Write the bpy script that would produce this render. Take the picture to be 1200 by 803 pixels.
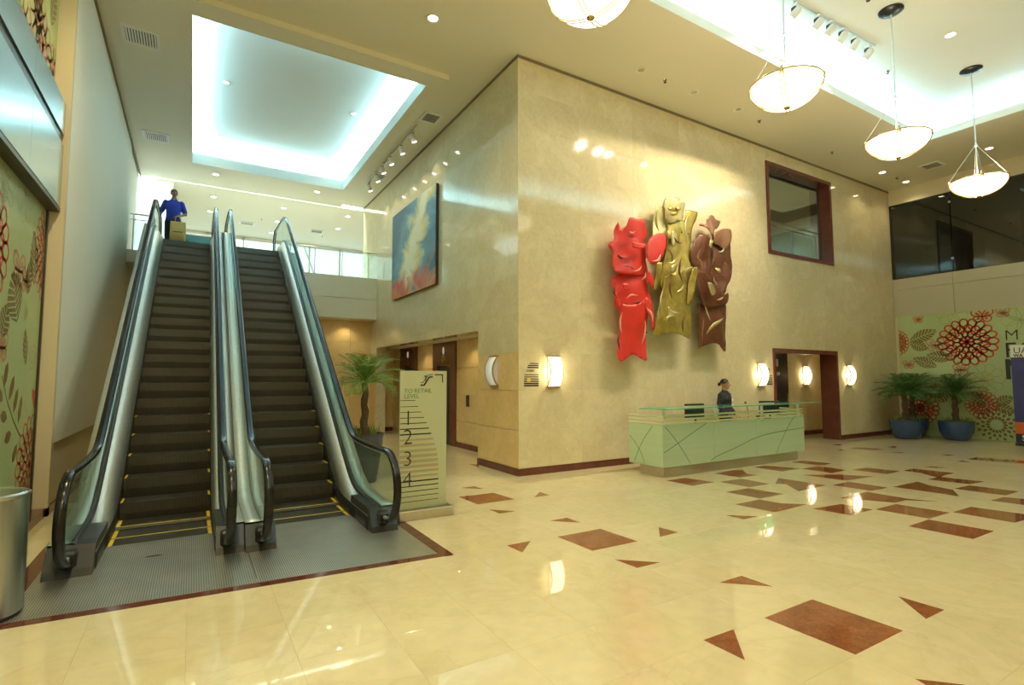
import bpy, bmesh, math, random
import numpy as np
from mathutils import Vector, Matrix, noise
PI = math.pi
R = math.radians
random.seed(7)
for o in list(bpy.data.objects): bpy.data.objects.remove(o)
SC = bpy.context.scene
COL = SC.collection
# ------------------------------------------------------------------ camera
H = 1.62; F = 618.36
YAW, PITCH, ROLL = R(31.125), R(3.93), R(-0.084)
fwd = Vector((math.sin(YAW)*math.cos(PITCH), math.cos(YAW)*math.cos(PITCH), math.sin(PITCH)))
rt = Vector((math.cos(YAW), -math.sin(YAW), 0)); up = rt.cross(fwd)
r2 = rt*math.cos(ROLL)+up*math.sin(ROLL); u2 = -rt*math.sin(ROLL)+up*math.cos(ROLL)
cd = bpy.data.cameras.new('camera'); cam = bpy.data.objects.new('camera', cd); COL.objects.link(cam)
cam.matrix_world = Matrix(((r2.x, u2.x, -fwd.x, 0), (r2.y, u2.y, -fwd.y, 0), (r2.z, u2.z, -fwd.z, H), (0, 0, 0, 1)))
cd.sensor_fit = 'HORIZONTAL'; cd.sensor_width = 36; cd.lens = 36*F/1200
cd.clip_start = 0.05; cd.clip_end = 200
SC.camera = cam
# ------------------------------------------------------------------ world, exposure
w = bpy.data.worlds.new('sky'); SC.world = w; w.use_nodes = True
w.node_tree.nodes['Background'].inputs[0].default_value = (0.86, 0.95, 1.0, 1)
w.node_tree.nodes['Background'].inputs[1].default_value = 2.6
vs = SC.view_settings
vs.view_transform = 'Standard'; vs.look = 'None'; vs.gamma = 1; vs.use_curve_mapping = False
vs.exposure = -0.15
cy = SC.cycles
cy.use_denoising = True
try: cy.denoiser = 'OPENIMAGEDENOISE'
except Exception: pass
cy.max_bounces = 9; cy.diffuse_bounces = 5; cy.glossy_bounces = 4; cy.transmission_bounces = 6; cy.transparent_max_bounces = 12
cy.sample_clamp_indirect = 6; cy.caustics_reflective = False; cy.caustics_refractive = False
COOL = (0.50, 0.88, 1.0); WARM = (1.0, 0.84, 0.47)
P_COVE = 1.0; P_DOWN = 1.0

def light(name, kind, loc, energy, color, size=0.1, size_y=None, rot=(0, 0, 0), parent=None, spot=None):
    l = bpy.data.lights.new(name, kind); l.energy = energy; l.color = color
    if kind == 'AREA':
        l.shape = 'RECTANGLE'; l.size = size; l.size_y = size_y or size
    elif kind == 'SPOT':
        l.spot_size = spot or R(110); l.spot_blend = 0.7; l.shadow_soft_size = size
    else: l.shadow_soft_size = size
    o = bpy.data.objects.new(name, l); COL.objects.link(o); o.location = loc; o.rotation_euler = rot
    if parent: o.parent = parent; o.location = Vector(loc)-parent.location
    return o
# cove strips (fluorescent tubes lying on the lip, shining up into the cavity)
COVE_R = (1.0, 14.9, 1.2, 5.42); COVE_L = (-0.21, 3.63, 9.14, 15.65)
def cove_lights(c, z, k):
    x0, x1, y0, y1 = c; g = 0.16
    for nm, cx, cy_, lx, ly in (('a', (x0+x1)/2, y0-g, x1-x0, .1), ('b', (x0+x1)/2, y1+g, x1-x0, .1), ('c', x0-g, (y0+y1)/2, .1, y1-y0), ('d', x1+g, (y0+y1)/2, .1, y1-y0)):
        light('cove_tube_light', 'AREA', (cx, cy_, z), k*max(lx, ly), COOL, lx, ly, rot=(PI, 0, 0))
cove_lights(COVE_R, 7.59, 24*P_COVE)
cove_lights(COVE_L, 7.59, 42*P_COVE)
light('cove_tube_light', 'AREA', (1.6, 17.42, 7.57), 280*P_COVE, (.75, .95, 1.0), 6.0, .1, rot=(R(35), 0, 0))

# ------------------------------------------------------------------ pixel helper (frame 1200x803) -> point on a real plane
def on(px, py, ax, val):
    d = r2*((px-600)/F)-u2*((py-401.5)/F)+fwd
    i = 'xyz'.index(ax); c = Vector((0, 0, H)); t = (val-c[i])/d[i]
    return c+d*t

# ------------------------------------------------------------------ materials
MATS = {}
def nm(name):
    m = bpy.data.materials.new(name); m.use_nodes = True; MATS[name] = m
    return m, m.node_tree, m.node_tree.nodes['Principled BSDF']
def simple(name, col, rough=.5, metal=0., spec=.5, emit=None, es=0., trans=0., noise_amt=0.0, nscale=8.0, bump=0.0, coat=0.0, alpha=1.0, stretch=None):
    m, nt, b = nm(name)
    b.inputs['Base Color'].default_value = (*col, 1); b.inputs['Roughness'].default_value = rough
    b.inputs['Metallic'].default_value = metal; b.inputs['Specular IOR Level'].default_value = spec
    b.inputs['Coat Weight'].default_value = coat; b.inputs['Alpha'].default_value = alpha
    if trans: b.inputs['Transmission Weight'].default_value = trans
    if emit: b.inputs['Emission Color'].default_value = (*emit, 1); b.inputs['Emission Strength'].default_value = es
    if noise_amt or bump:
        tc = nt.nodes.new('ShaderNodeTexCoord'); mp = nt.nodes.new('ShaderNodeMapping'); nz = nt.nodes.new('ShaderNodeTexNoise')
        nz.inputs['Scale'].default_value = nscale; nz.inputs['Detail'].default_value = 4
        nt.links.new(tc.outputs['Object'], mp.inputs[0]); nt.links.new(mp.outputs[0], nz.inputs[0])
        if stretch: mp.inputs['Scale'].default_value = stretch
        if noise_amt:
            mx = nt.nodes.new('ShaderNodeMixRGB'); mx.blend_type = 'MULTIPLY'
            rp = nt.nodes.new('ShaderNodeValToRGB'); rp.color_ramp.elements[0].position = .3; rp.color_ramp.elements[1].position = .7
            lo = 1-noise_amt; rp.color_ramp.elements[0].color = (lo, lo, lo, 1)
            mx.inputs[0].default_value = 1; mx.inputs[1].default_value = (*col, 1)
            nt.links.new(nz.outputs[0], rp.inputs[0]); nt.links.new(rp.outputs[0], mx.inputs[2]); nt.links.new(mx.outputs[0], b.inputs['Base Color'])
        if bump:
            bp = nt.nodes.new('ShaderNodeBump'); bp.inputs['Strength'].default_value = bump; bp.inputs['Distance'].default_value = .01
            nt.links.new(nz.outputs[0], bp.inputs['Height']); nt.links.new(bp.outputs[0], b.inputs['Normal'])
    return m
def marble(name, c1, c2, rough=.09, scale=1.4, vein=.12, spec=.5, fine=.5, coat=0.0):
    m, nt, b = nm(name); N = nt.nodes.new; L = nt.links.new
    geo = N('ShaderNodeNewGeometry'); oi = N('ShaderNodeObjectInfo')
    vm = N('ShaderNodeVectorMath'); vm.operation = 'MULTIPLY_ADD'
    cmb = N('ShaderNodeCombineXYZ')
    for i in range(3): L(oi.outputs['Random'], cmb.inputs[i])
    L(cmb.outputs[0], vm.inputs[0]); vm.inputs[1].default_value = (.5, .7, .3); L(geo.outputs['Position'], vm.inputs[2])
    n1 = N('ShaderNodeTexNoise'); n1.inputs['Scale'].default_value = scale; n1.inputs['Detail'].default_value = 8; n1.inputs['Roughness'].default_value = .6; n1.inputs['Distortion'].default_value = .8
    n2 = N('ShaderNodeTexNoise'); n2.inputs['Scale'].default_value = scale*9; n2.inputs['Detail'].default_value = 5
    L(vm.outputs[0], n1.inputs[0]); L(vm.outputs[0], n2.inputs[0])
    rp = N('ShaderNodeValToRGB'); rp.color_ramp.elements[0].position = .35; rp.color_ramp.elements[1].position = .65
    rp.color_ramp.elements[0].color = (*c2, 1); rp.color_ramp.elements[1].color = (*c1, 1); L(n1.outputs[0], rp.inputs[0])
    # veins
    sb = N('ShaderNodeMath'); sb.operation = 'SUBTRACT'; sb.inputs[1].default_value = .5; L(n1.outputs[0], sb.inputs[0])
    ab = N('ShaderNodeMath'); ab.operation = 'ABSOLUTE'; L(sb.outputs[0], ab.inputs[0])
    vr = N('ShaderNodeValToRGB'); vr.color_ramp.elements[0].position = 0; vr.color_ramp.elements[1].position = .02
    vr.color_ramp.elements[0].color = (1-vein, 1-vein*1.2, 1-vein*1.5, 1); vr.color_ramp.elements[1].color = (1, 1, 1, 1); L(ab.outputs[0], vr.inputs[0])
    m1 = N('ShaderNodeMixRGB'); m1.blend_type = 'MULTIPLY'; m1.inputs[0].default_value = 1; L(rp.outputs[0], m1.inputs[1]); L(vr.outputs[0], m1.inputs[2])
    r3 = N('ShaderNodeValToRGB'); r3.color_ramp.elements[0].color = (1-fine*.3,)*3+(1,); r3.color_ramp.elements[0].position = .3; r3.color_ramp.elements[1].position = .6; L(n2.outputs[0], r3.inputs[0])
    m2 = N('ShaderNodeMixRGB'); m2.blend_type = 'MULTIPLY'; m2.inputs[0].default_value = fine; L(m1.outputs[0], m2.inputs[1]); L(r3.outputs[0], m2.inputs[2])
    hs = N('ShaderNodeHueSaturation'); mr = N('ShaderNodeMapRange'); mr.inputs[3].default_value = .985; mr.inputs[4].default_value = 1.012
    L(oi.outputs['Random'], mr.inputs[0]); L(mr.outputs[0], hs.inputs['Value']); L(m2.outputs[0], hs.inputs['Color'])
    L(hs.outputs[0], b.inputs['Base Color'])
    b.inputs['Roughness'].default_value = rough; b.inputs['Specular IOR Level'].default_value = spec; b.inputs['Coat Weight'].default_value = coat
    return m
M = {}
M['marble'] = marble('cream_marble', (.72, .635, .42), (.64, .545, .34), rough=.07, vein=.05)
M['marble_warm'] = marble('warm_marble', (.80, .58, .29), (.72, .50, .22), rough=.12, vein=.06)
M['floor'] = marble('floor_marble', (.79, .695, .465), (.73, .63, .39), rough=.03, scale=.9, vein=.05, spec=.8)
M['brown_granite'] = marble('brown_granite', (.36, .125, .045), (.25, .08, .03), rough=.05, scale=6, vein=.1, fine=1)
M['red_granite'] = marble('red_granite', (.16, .045, .03), (.11, .03, .02), rough=.08, scale=8, vein=.05, fine=1)
M['wood_red'] = marble('mahogany_stone', (.17, .05, .035), (.13, .035, .025), rough=.15, scale=3, vein=.05)
M['ceiling'] = simple('ceiling_paint', (.80, .76, .62), .6, noise_amt=.02, nscale=.6)
M['cove'] = simple('cove_paint', (.80, .84, .82), .6, noise_amt=.015, nscale=.5)
M['white_wall'] = simple('white_wall_paint', (.87, .90, .87), .6, noise_amt=.03, nscale=.5)
M['cream_wall'] = simple('cream_wall_paint', (.68, .60, .42), .6, noise_amt=.04, nscale=.8)
M['fascia'] = simple('fascia_panel', (.46, .42, .31), .3, noise_amt=.02, nscale=.5)
M['balcony'] = simple('balcony_panel', (.76, .74, .62), .3, noise_amt=.02)
M['gap'] = simple('shadow_gap_paint', (.20, .17, .10), .6, noise_amt=.1)
M['alu'] = simple('aluminium_panel', (.50, .60, .64), .2, metal=.9, noise_amt=.04, nscale=3, stretch=(1, .2, 4))
M['dark_metal'] = simple('dark_bronze', (.09, .075, .06), .35, metal=.6, noise_amt=.1)
M['steel_bin'] = simple('polished_bin_steel', (.62, .62, .60), .28, metal=1, noise_amt=.15, nscale=4, stretch=(6, 6, .1))
M['steel'] = simple('brushed_steel', (.80, .86, .90), .38, metal=.7, noise_amt=.12, nscale=30, stretch=(1, .05, 1))
M['steel_kick'] = simple('brushed_plinth_steel', (.60, .55, .45), .3, metal=1, noise_amt=.1, nscale=20)
M['steel_dark'] = simple('dark_steel', (.035, .036, .038), .32, metal=.5, noise_amt=.1, nscale=12)
M['chrome'] = simple('chrome', (.8, .8, .8), .08, metal=1, noise_amt=.02)
M['brass'] = simple('brass', (.65, .48, .2), .25, metal=1, noise_amt=.05)
M['rubber'] = simple('black_rubber', (.008, .008, .010), .2, spec=.32, noise_amt=.1)
M['black'] = simple('black_plastic', (.02, .02, .022), .4, noise_amt=.1)
M['step'] = simple('step_metal', (.15, .145, .12), .4, metal=.6, noise_amt=.15, nscale=10)
M['yellow'] = simple('yellow_paint', (.75, .55, .04), .5, noise_amt=.15)
M['white'] = simple('white_enamel', (.85, .85, .82), .35, noise_amt=.03)
M['grille_dark'] = simple('duct_black', (.01, .01, .01), .9, noise_amt=.1)
def glass(name, col, rough=0.0, op=.12, ior=1.5, refl=1.0):
    m = bpy.data.materials.new(name); m.use_nodes = True; nt = m.node_tree; nt.nodes.clear(); N = nt.nodes.new; L = nt.links.new
    out = N('ShaderNodeOutputMaterial'); tr = N('ShaderNodeBsdfTransparent'); tr.inputs[0].default_value = (*col, 1)
    gl = N('ShaderNodeBsdfGlossy'); gl.inputs['Roughness'].default_value = rough; gl.inputs[0].default_value = (.95*refl, 1*refl, .98*refl, 1)
    df = N('ShaderNodeBsdfDiffuse'); df.inputs[0].default_value = (*col, 1)
    fr = N('ShaderNodeFresnel'); fr.inputs[0].default_value = ior
    a = N('ShaderNodeMixShader'); a.inputs[0].default_value = op; L(tr.outputs[0], a.inputs[1]); L(df.outputs[0], a.inputs[2])
    ge = N('ShaderNodeNewGeometry'); inv = N('ShaderNodeMath'); inv.operation = 'SUBTRACT'; inv.inputs[0].default_value = 1; L(ge.outputs['Backfacing'], inv.inputs[1])
    fm = N('ShaderNodeMath'); fm.operation = 'MULTIPLY'; L(fr.outputs[0], fm.inputs[0]); L(inv.outputs[0], fm.inputs[1])
    c = N('ShaderNodeMixShader'); L(fm.outputs[0], c.inputs[0]); L(a.outputs[0], c.inputs[1]); L(gl.outputs[0], c.inputs[2])
    L(c.outputs[0], out.inputs[0]); return m
M['glass'] = glass('clear_glass', (.86, .95, .92), op=.02)
M['glass_esc'] = glass('balustrade_glass', (.80, .90, .88), op=.05)
M['glass_dark'] = glass('smoked_glass', (.30, .34, .32), op=.03, ior=1.7)
M['glass_window'] = glass('window_glass', (.62, .70, .66), op=.03, ior=2.3)
M['glass_green'] = simple('green_back_painted_glass', (.48, .64, .45), .12, spec=.6, noise_amt=.06, nscale=2, stretch=(.3, .3, 8), coat=.4)
M['glass_rail'] = simple('frosted_green_glass', (.68, .72, .50), .2, spec=.6, noise_amt=.05)
M['glass_edge'] = glass('counter_glass', (.35, .80, .62), op=.35)
M['sign_glass'] = glass('frosted_sign_glass', (.62, .66, .46), rough=.15, op=.72)
M['etched'] = simple('engraved_line', (.10, .22, .12), .4, noise_amt=.1)
def emis(name, col, s):
    m = bpy.data.materials.new(name); m.use_nodes = True; nt = m.node_tree; nt.nodes.clear()
    e = nt.nodes.new('ShaderNodeEmission'); e.inputs[0].default_value = (*col, 1); e.inputs[1].default_value = s
    tc = nt.nodes.new('ShaderNodeTexCoord'); nz = nt.nodes.new('ShaderNodeTexNoise'); nz.inputs['Scale'].default_value = 1.5
    mr = nt.nodes.new('ShaderNodeMapRange'); mr.inputs[3].default_value = s*.95; mr.inputs[4].default_value = s*1.05
    nt.links.new(tc.outputs['Object'], nz.inputs[0]); nt.links.new(nz.outputs[0], mr.inputs[0]); nt.links.new(mr.outputs[0], e.inputs[1])
    o = nt.nodes.new('ShaderNodeOutputMaterial'); nt.links.new(e.outputs[0], o.inputs[0]); return m
M['bowl'] = emis('lit_alabaster', (1.0, .90, .62), 5.0)
M['sconce'] = emis('lit_sconce_glass', (1.0, .90, .60), 4.5)
M['sconce_dim'] = simple('sconce_glass_side', (.72, .74, .70), .3, emit=(.95, .97, .9), es=.25, noise_amt=.05)
M['lens'] = emis('lit_lens', (1.0, .88, .62), 14.0)
M['lens_track'] = emis('lit_track_lens', (1.0, .97, .9), 10.0)
M['lens_off'] = simple('unlit_lens', (.5, .42, .25), .3, metal=.5, noise_amt=.1)

# ------------------------------------------------------------------ mesh helpers
class MB:
    def __init__(s): s.v = []; s.f = []
    def add(s, vs_, fs):
        n = len(s.v); s.v += [tuple(v) for v in vs_]; s.f += [tuple(i+n for i in f) for f in fs]; return s
    def box(s, x0, x1, y0, y1, z0, z1):
        v = [(x, y, z) for x in (x0, x1) for y in (y0, y1) for z in (z0, z1)]
        return s.add(v, [(0, 1, 3, 2), (4, 6, 7, 5), (0, 4, 5, 1), (2, 3, 7, 6), (0, 2, 6, 4), (1, 5, 7, 3)])
    def bbox(s, x0, x1, y0, y1, z0, z1, b=.004):   # box with chamfered edges
        bm = bmesh.new(); bmesh.ops.create_cube(bm, size=1)
        for v in bm.verts: v.co = Vector(((x0+x1)/2+v.co.x*(x1-x0), (y0+y1)/2+v.co.y*(y1-y0), (z0+z1)/2+v.co.z*(z1-z0)))
        bmesh.ops.bevel(bm, geom=bm.edges[:]+bm.verts[:], offset=b, segments=1, affect='EDGES', profile=.5)
        return s.bm(bm)
    def bm(s, bm):
        bm.verts.index_update(); s.add([v.co[:] for v in bm.verts], [[v.index for v in f.verts] for f in bm.faces]); bm.free(); return s
    def prism(s, poly, ax, a, b):    # poly: 2D outline extruded along axis ax from a to b
        def P(u, v, t): return {'x': (t, u, v), 'y': (u, t, v), 'z': (u, v, t)}[ax]
        n = len(poly); vs_ = [P(u, v, a) for u, v in poly]+[P(u, v, b) for u, v in poly]
        return s.add(vs_, [tuple(range(n))[::-1], tuple(range(n, 2*n))]+[(i, (i+1) % n, n+(i+1) % n, n+i) for i in range(n)])
    def lathe(s, prof, n=24, c=(0, 0, 0), cap=True):
        vs_ = []; fs = []
        for r, z in prof:
            for k in range(n): a = 2*PI*k/n; vs_.append((c[0]+r*math.cos(a), c[1]+r*math.sin(a), c[2]+z))
        for i in range(len(prof)-1):
            for k in range(n): k2 = (k+1) % n; fs.append((i*n+k, i*n+k2, (i+1)*n+k2, (i+1)*n+k))
        if cap: fs.append(tuple(range(n))[::-1]); fs.append(tuple(range((len(prof)-1)*n, len(prof)*n)))
        return s.add(vs_, fs)
    def tube(s, pts, r, n=8, closed=False):
        pts = [Vector(p) for p in pts]; rr = r if isinstance(r, (list, tuple)) else [r]*len(pts)
        vs_ = []; fs = []; m = len(pts); prev = None
        for i, p in enumerate(pts):
            if closed: t = pts[(i+1) % m]-pts[i-1]
            else: t = pts[min(i+1, m-1)]-pts[max(i-1, 0)]
            t.normalize()
            if prev is None:
                a = t.orthogonal().normalized()
            else:
                a = prev-t*prev.dot(t)
                a = a.normalized() if a.length > 1e-6 else t.orthogonal().normalized()
            prev = a; b = t.cross(a)
            for k in range(n): th = 2*PI*k/n; vs_.append(p+(a*math.cos(th)+b*math.sin(th))*rr[i])
        q = m if closed else m-1
        for i in range(q):
            j = (i+1) % m
            for k in range(n): k2 = (k+1) % n; fs.append((i*n+k, i*n+k2, j*n+k2, j*n+k))
        if not closed: fs.append(tuple(range(n))[::-1]); fs.append(tuple(range((m-1)*n, m*n)))
        return s.add(vs_, fs)
    def cyl(s, a, b, r, n=12, r1=None): return s.tube([a, b], [r, r1 if r1 is not None else r], n)
    def sphere(s, c, r, sc=(1, 1, 1), n=12, m=8):
        vs_ = [(c[0], c[1], c[2]-r*sc[2])]; fs = []
        for i in range(1, m):
            a = -PI/2+PI*i/m
            for k in range(n): t = 2*PI*k/n; vs_.append((c[0]+r*sc[0]*math.cos(a)*math.cos(t), c[1]+r*sc[1]*math.cos(a)*math.sin(t), c[2]+r*sc[2]*math.sin(a)))
        vs_.append((c[0], c[1], c[2]+r*sc[2])); e = len(vs_)-1
        for k in range(n):
            k2 = (k+1) % n; fs.append((0, 1+k2, 1+k)); fs.append((e, e-n+k, e-n+k2))
            for i in range(m-2): fs.append((1+i*n+k, 1+i*n+k2, 1+(i+1)*n+k2, 1+(i+1)*n+k))
        return s.add(vs_, fs)
def obj(name, mb, mat, parent=None, smooth=False, local=False, label=None):
    off = Vector((0, 0, 0))
    if parent is not None and not local:
        p = parent
        while p is not None: off += p.location; p = p.parent
    me = bpy.data.meshes.new(name)
    me.from_pydata([(v[0]-off.x, v[1]-off.y, v[2]-off.z) for v in mb.v], [], mb.f)
    bm = bmesh.new(); bm.from_mesh(me); bmesh.ops.recalc_face_normals(bm, faces=bm.faces[:]); bm.to_mesh(me); bm.free()
    me.materials.append(M[mat] if isinstance(mat, str) else mat)
    if smooth:
        me.polygons.foreach_set('use_smooth', [True]*len(me.polygons))
        try: me.set_sharp_from_angle(angle=R(40))
        except Exception: pass
    o = bpy.data.objects.new(name, me); COL.objects.link(o)
    if parent is not None: o.parent = parent
    if label: o['label'] = label
    return o
def tag(o, label=None, cat=None, group=None, kind=None):
    if label: o['label'] = label
    if cat: o['category'] = cat
    if group: o['group'] = group
    if kind: o['kind'] = kind
    return o
def thing(name, label, cat, loc=(0, 0, 0), group=None, rotz=0):
    o = bpy.data.objects.new(name, None); COL.objects.link(o); o.location = loc; o.rotation_euler = (0, 0, rotz); o.empty_display_size = .1
    return tag(o, label, cat, group)
def struct(name, mb, mat, parent=None, label=None):
    o = obj(name, mb, mat, parent, label=label)
    if parent is None: o['kind'] = 'structure'
    return o
def copy_tree(o, parent=None, loc=None, label=None):
    c = o.copy(); COL.objects.link(c)
    if parent is not None: c.parent = parent
    if loc is not None: c.location = loc
    if label: c['label'] = label
    for ch in [k for k in list(bpy.data.objects) if k.parent == o]: copy_tree(ch, c)
    return c
def link_mesh(name, me, loc, parent, rot=(0, 0, 0), scale=None):
    o = bpy.data.objects.new(name, me); COL.objects.link(o); o.parent = parent
    off = Vector((0, 0, 0)); p = parent
    while p is not None: off += p.location; p = p.parent
    o.location = Vector(loc)-off; o.rotation_euler = rot
    if scale: o.scale = scale
    return o
def rect_minus(r, holes):
    out = [r]
    for h in holes:
        nxt = []
        for a in out:
            x0, x1, y0, y1 = a
            if h[0] >= x1-1e-4 or h[1] <= x0+1e-4 or h[2] >= y1-1e-4 or h[3] <= y0+1e-4: nxt.append(a); continue
            if h[0] > x0: nxt.append((x0, h[0], y0, y1))
            if h[1] < x1: nxt.append((h[1], x1, y0, y1))
            xa, xb = max(x0, h[0]), min(x1, h[1])
            if h[2] > y0: nxt.append((xa, xb, y0, h[2]))
            if h[3] < y1: nxt.append((xa, xb, h[3], y1))
        out = nxt
    return [a for a in out if a[1]-a[0] > .03 and a[3]-a[2] > .03]
PANEL = {}
def panels(wall, ax, face, sgn, us, vs_, holes, mat, gap=.0015, th=.02, name='marble_panel'):
    """stone panels of thickness th whose front lies on the plane ax=face; sgn: side of the wall body"""
    for i in range(len(us)-1):
        for j in range(len(vs_)-1):
            for (a, b, c, d) in rect_minus((us[i], us[i+1], vs_[j], vs_[j+1]), holes):
                A, B, C_, D = a+gap, b-gap, c+gap, d-gap
                key = (ax, sgn, mat if isinstance(mat, str) else mat.name, round(B-A, 3), round(D-C_, 3), th)
                if key not in PANEL:
                    mb = MB(); e = .0005 if gap < .001 else .0012; W, Hh = (B-A)/2, (D-C_)/2
                    o_, i_ = [(-W, -Hh), (W, -Hh), (W, Hh), (-W, Hh)], [(-W+e, -Hh+e), (W-e, -Hh+e), (W-e, Hh-e), (-W+e, Hh-e)]
                    def P(u, v, t): return (t, u, v) if ax == 'x' else ((u, t, v) if ax == 'y' else (u, v, t))
                    V = [P(u, v, sgn*th) for u, v in o_]+[P(u, v, sgn*e) for u, v in o_]+[P(u, v, 0) for u, v in i_]
                    mb.add(V, [(0, 1, 2, 3), (8, 9, 10, 11)]+[(k, (k+1) % 4, 4+(k+1) % 4, 4+k) for k in range(4)]+[(4+k, 4+(k+1) % 4, 8+(k+1) % 4, 8+k) for k in range(4)])
                    me = bpy.data.meshes.new(name); me.from_pydata(mb.v, [], mb.f)
                    bm = bmesh.new(); bm.from_mesh(me); bmesh.ops.recalc_face_normals(bm, faces=bm.faces[:]); bm.to_mesh(me); bm.free()
                    me.materials.append(M[mat] if isinstance(mat, str) else mat); PANEL[key] = me
                u, v = (A+B)/2, (C_+D)/2
                loc = {'x': (face, u, v), 'y': (u, face, v), 'z': (u, v, face)}[ax]
                link_mesh(name, PANEL[key], loc, wall)
def seq(a, b, n): return [a+(b-a)*i/n for i in range(n+1)]
def smooth_path(pts, k=4):   # Catmull-Rom in any dimension
    out = []; n = len(pts)
    for i in range(n-1):
        p0, p1, p2, p3 = (Vector(pts[max(i-1, 0)]), Vector(pts[i]), Vector(pts[i+1]), Vector(pts[min(i+2, n-1)]))
        for j in range(k):
            t = j/k
            out.append(.5*((2*p1)+(p2-p0)*t+(2*p0-5*p1+4*p2-p3)*t*t+(3*p1-p0-3*p2+p3)*t**3))
    out.append(Vector(pts[-1])); return out

# ================================================================== STRUCTURE
CX, CY, CZ = 4.694, 7.561, 7.30           # the marble corner and the lobby ceiling
# ---- floor slab and tiles
floor = struct('floor', MB().box(-1.75, 18.4, -4.2, 17.3, -.25, -.022), 'floor')
PXT, PYT = .56, .5425; FX0, FY0 = 3.38, 1.71
PLATE = (-1.02, 2.08, 4.62, 8.0)      # steel landing plates (grooved) incl. escalator pits
far_tiles = []; near = []
holes = [(-1.10, 2.08, 4.60, 16.3)]
for i in range(-10, 28):
    for j in range(-11, 28):
        x0 = FX0+i*PXT; y0 = FY0+j*PYT
        if x0 < -1.75 or x0+PXT > 18.5 or y0+PYT > 17.3 or y0 < -4.2: continue
        if x0 > CX+.8 and y0 > CY+1.2: continue
        c = Vector((x0+.28, y0+.27, 0)); q = c-Vector((0, 0, H)); dep = q.dot(fwd)
        if dep < .6: far_tiles.append((9e9, x0, y0)); continue
        u, v = 600+F*q.dot(r2)/dep, 401.5-F*q.dot(u2)/dep
        vis = -90 < u < 1290 and v < 900
        far_tiles.append((dep if vis else 9e9, x0, y0))
far_tiles.sort()
rest = MB()
hl = [(-1.0, 1.95, 4.86, 16.3)]
n_near = 0
for k, (dep, x0, y0) in enumerate(far_tiles):
    pcs = rect_minus((x0, x0+PXT, y0, y0+PYT), hl)
    if n_near < 215 and dep < 1e9:
        if pcs: panels(floor, 'z', 0.0, -1, [x0, x0+PXT], [y0, y0+PYT], hl, 'floor', gap=.0004, th=.02, name='floor_tile'); n_near += len(pcs)
    else:
        for a, b, c, d in pcs: rest.box(a+.0004, b-.0004, c+.0004, d-.0004, -.02, 0)
ro = obj('floor_tile', rest, 'floor', floor); ro['kind'] = 'stuff'
# ---- brown inlays, world coordinates measured on the floor
def sp(crop, k, pts): return [(crop[0]+x/k, crop[1]+y/k) for x, y in pts]
INL = []
def inl(crop, k, pts): INL.append([(on(x, y, 'z', 0).x, on(x, y, 'z', 0).y) for x, y in sp(crop, k, pts)])
c3 = (800, 640)
inl(c3, 3, [(287, 253), (455, 188), (775, 298), (608, 382)]); inl(c3, 3, [(128, 129), (207, 105), (317, 143)]); inl(c3, 3, [(757, 177), (920, 225), (856, 257)]); inl(c3, 3, [(73, 331), (179, 293), (219, 402)])
inl((1000, 760), 6, [(435, 215), (770, 255), (1100, 330), (640, 330)])
c1 = (780, 530); k1 = 5.4545
inl(c1, k1, [(5, 182), (125, 165), (315, 192), (172, 215)]); inl(c1, k1, [(315, 137), (430, 115), (490, 113), (520, 138), (590, 148), (470, 163)])
inl(c1, k1, [(345, 190), (485, 170), (665, 203), (535, 224)]); inl(c1, k1, [(385, 255), (530, 231), (755, 268), (605, 297)])
inl(c1, k1, [(440, 334), (600, 303), (740, 328), (905, 333), (700, 385)]); inl(c1, k1, [(385, 403), (590, 410), (500, 430)])
inl(c1, k1, [(720, 165), (1025, 212), (850, 250), (770, 205), (700, 203)]); inl(c1, k1, [(570, 96), (640, 86), (870, 106), (745, 124)])
inl(c1, k1, [(800, 64), (880, 54), (1065, 73), (990, 85)])
c2 = (940, 510); k2 = 4.615
inl(c2, k2, [(0, 182), (90, 168), (245, 190), (160, 205)]); inl(c2, k2, [(0, 215), (205, 214), (385, 224), (240, 247)])
inl(c2, k2, [(270, 188), (350, 177), (528, 196), (455, 211)]); inl(c2, k2, [(545, 193), (600, 182), (825, 205), (770, 217), (740, 232), (690, 218), (640, 204)])
inl(c2, k2, [(680, 240), (740, 226), (985, 252), (905, 266)]); inl(c2, k2, [(165, 271), (250, 252), (462, 285), (372, 302)])
inl(c2, k2, [(490, 280), (625, 252), (690, 272), (815, 296), (850, 332), (760, 318)]); inl(c2, k2, [(825, 290), (905, 272), (1172, 305), (1100, 327)])
inl(c2, k2, [(205, 340), (350, 307), (575, 345), (745, 361), (560, 352), (500, 366)]); inl(c2, k2, [(-130, 272), (-30, 252), (132, 275), (25, 297)])
inl(c2, k2, [(1020, 355), (1090, 335), (1260, 352), (1200, 378)])
inl(c2, k2, [(255, 72), (300, 65), (443, 75), (400, 82)]); inl(c2, k2, [(160, 54), (200, 50), (225, 57)]); inl(c2, k2, [(185, 79), (210, 78), (240, 86)]); inl(c2, k2, [(460, 66), (500, 60), (512, 68)])
inl(c2, k2, [(475, 94), (560, 95), (530, 98)]); inl(c2, k2, [(750, 106), (830, 107), (790, 111)]); inl(c2, k2, [(835, 143), (870, 138), (915, 148)]); inl(c2, k2, [(665, 172), (710, 170), (785, 177), (730, 178)])
inl(c2, k2, [(895, 131), (945, 120), (1260, 143), (1210, 155)]); inl(c2, k2, [(-60, 143), (0, 139), (165, 156), (90, 165)])
c4 = (980, 560); k4 = 5.4545
inl(c4, k4, [(-150, 198), (30, 168), (235, 204), (90, 240)]); inl(c4, k4, [(250, 203), (380, 168), (725, 223), (595, 262)]); inl(c4, k4, [(460, 310), (590, 267), (1010, 342), (875, 392)]); inl(c4, k4, [(745, 220), (860, 186), (1290, 245), (1140, 288)])
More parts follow.
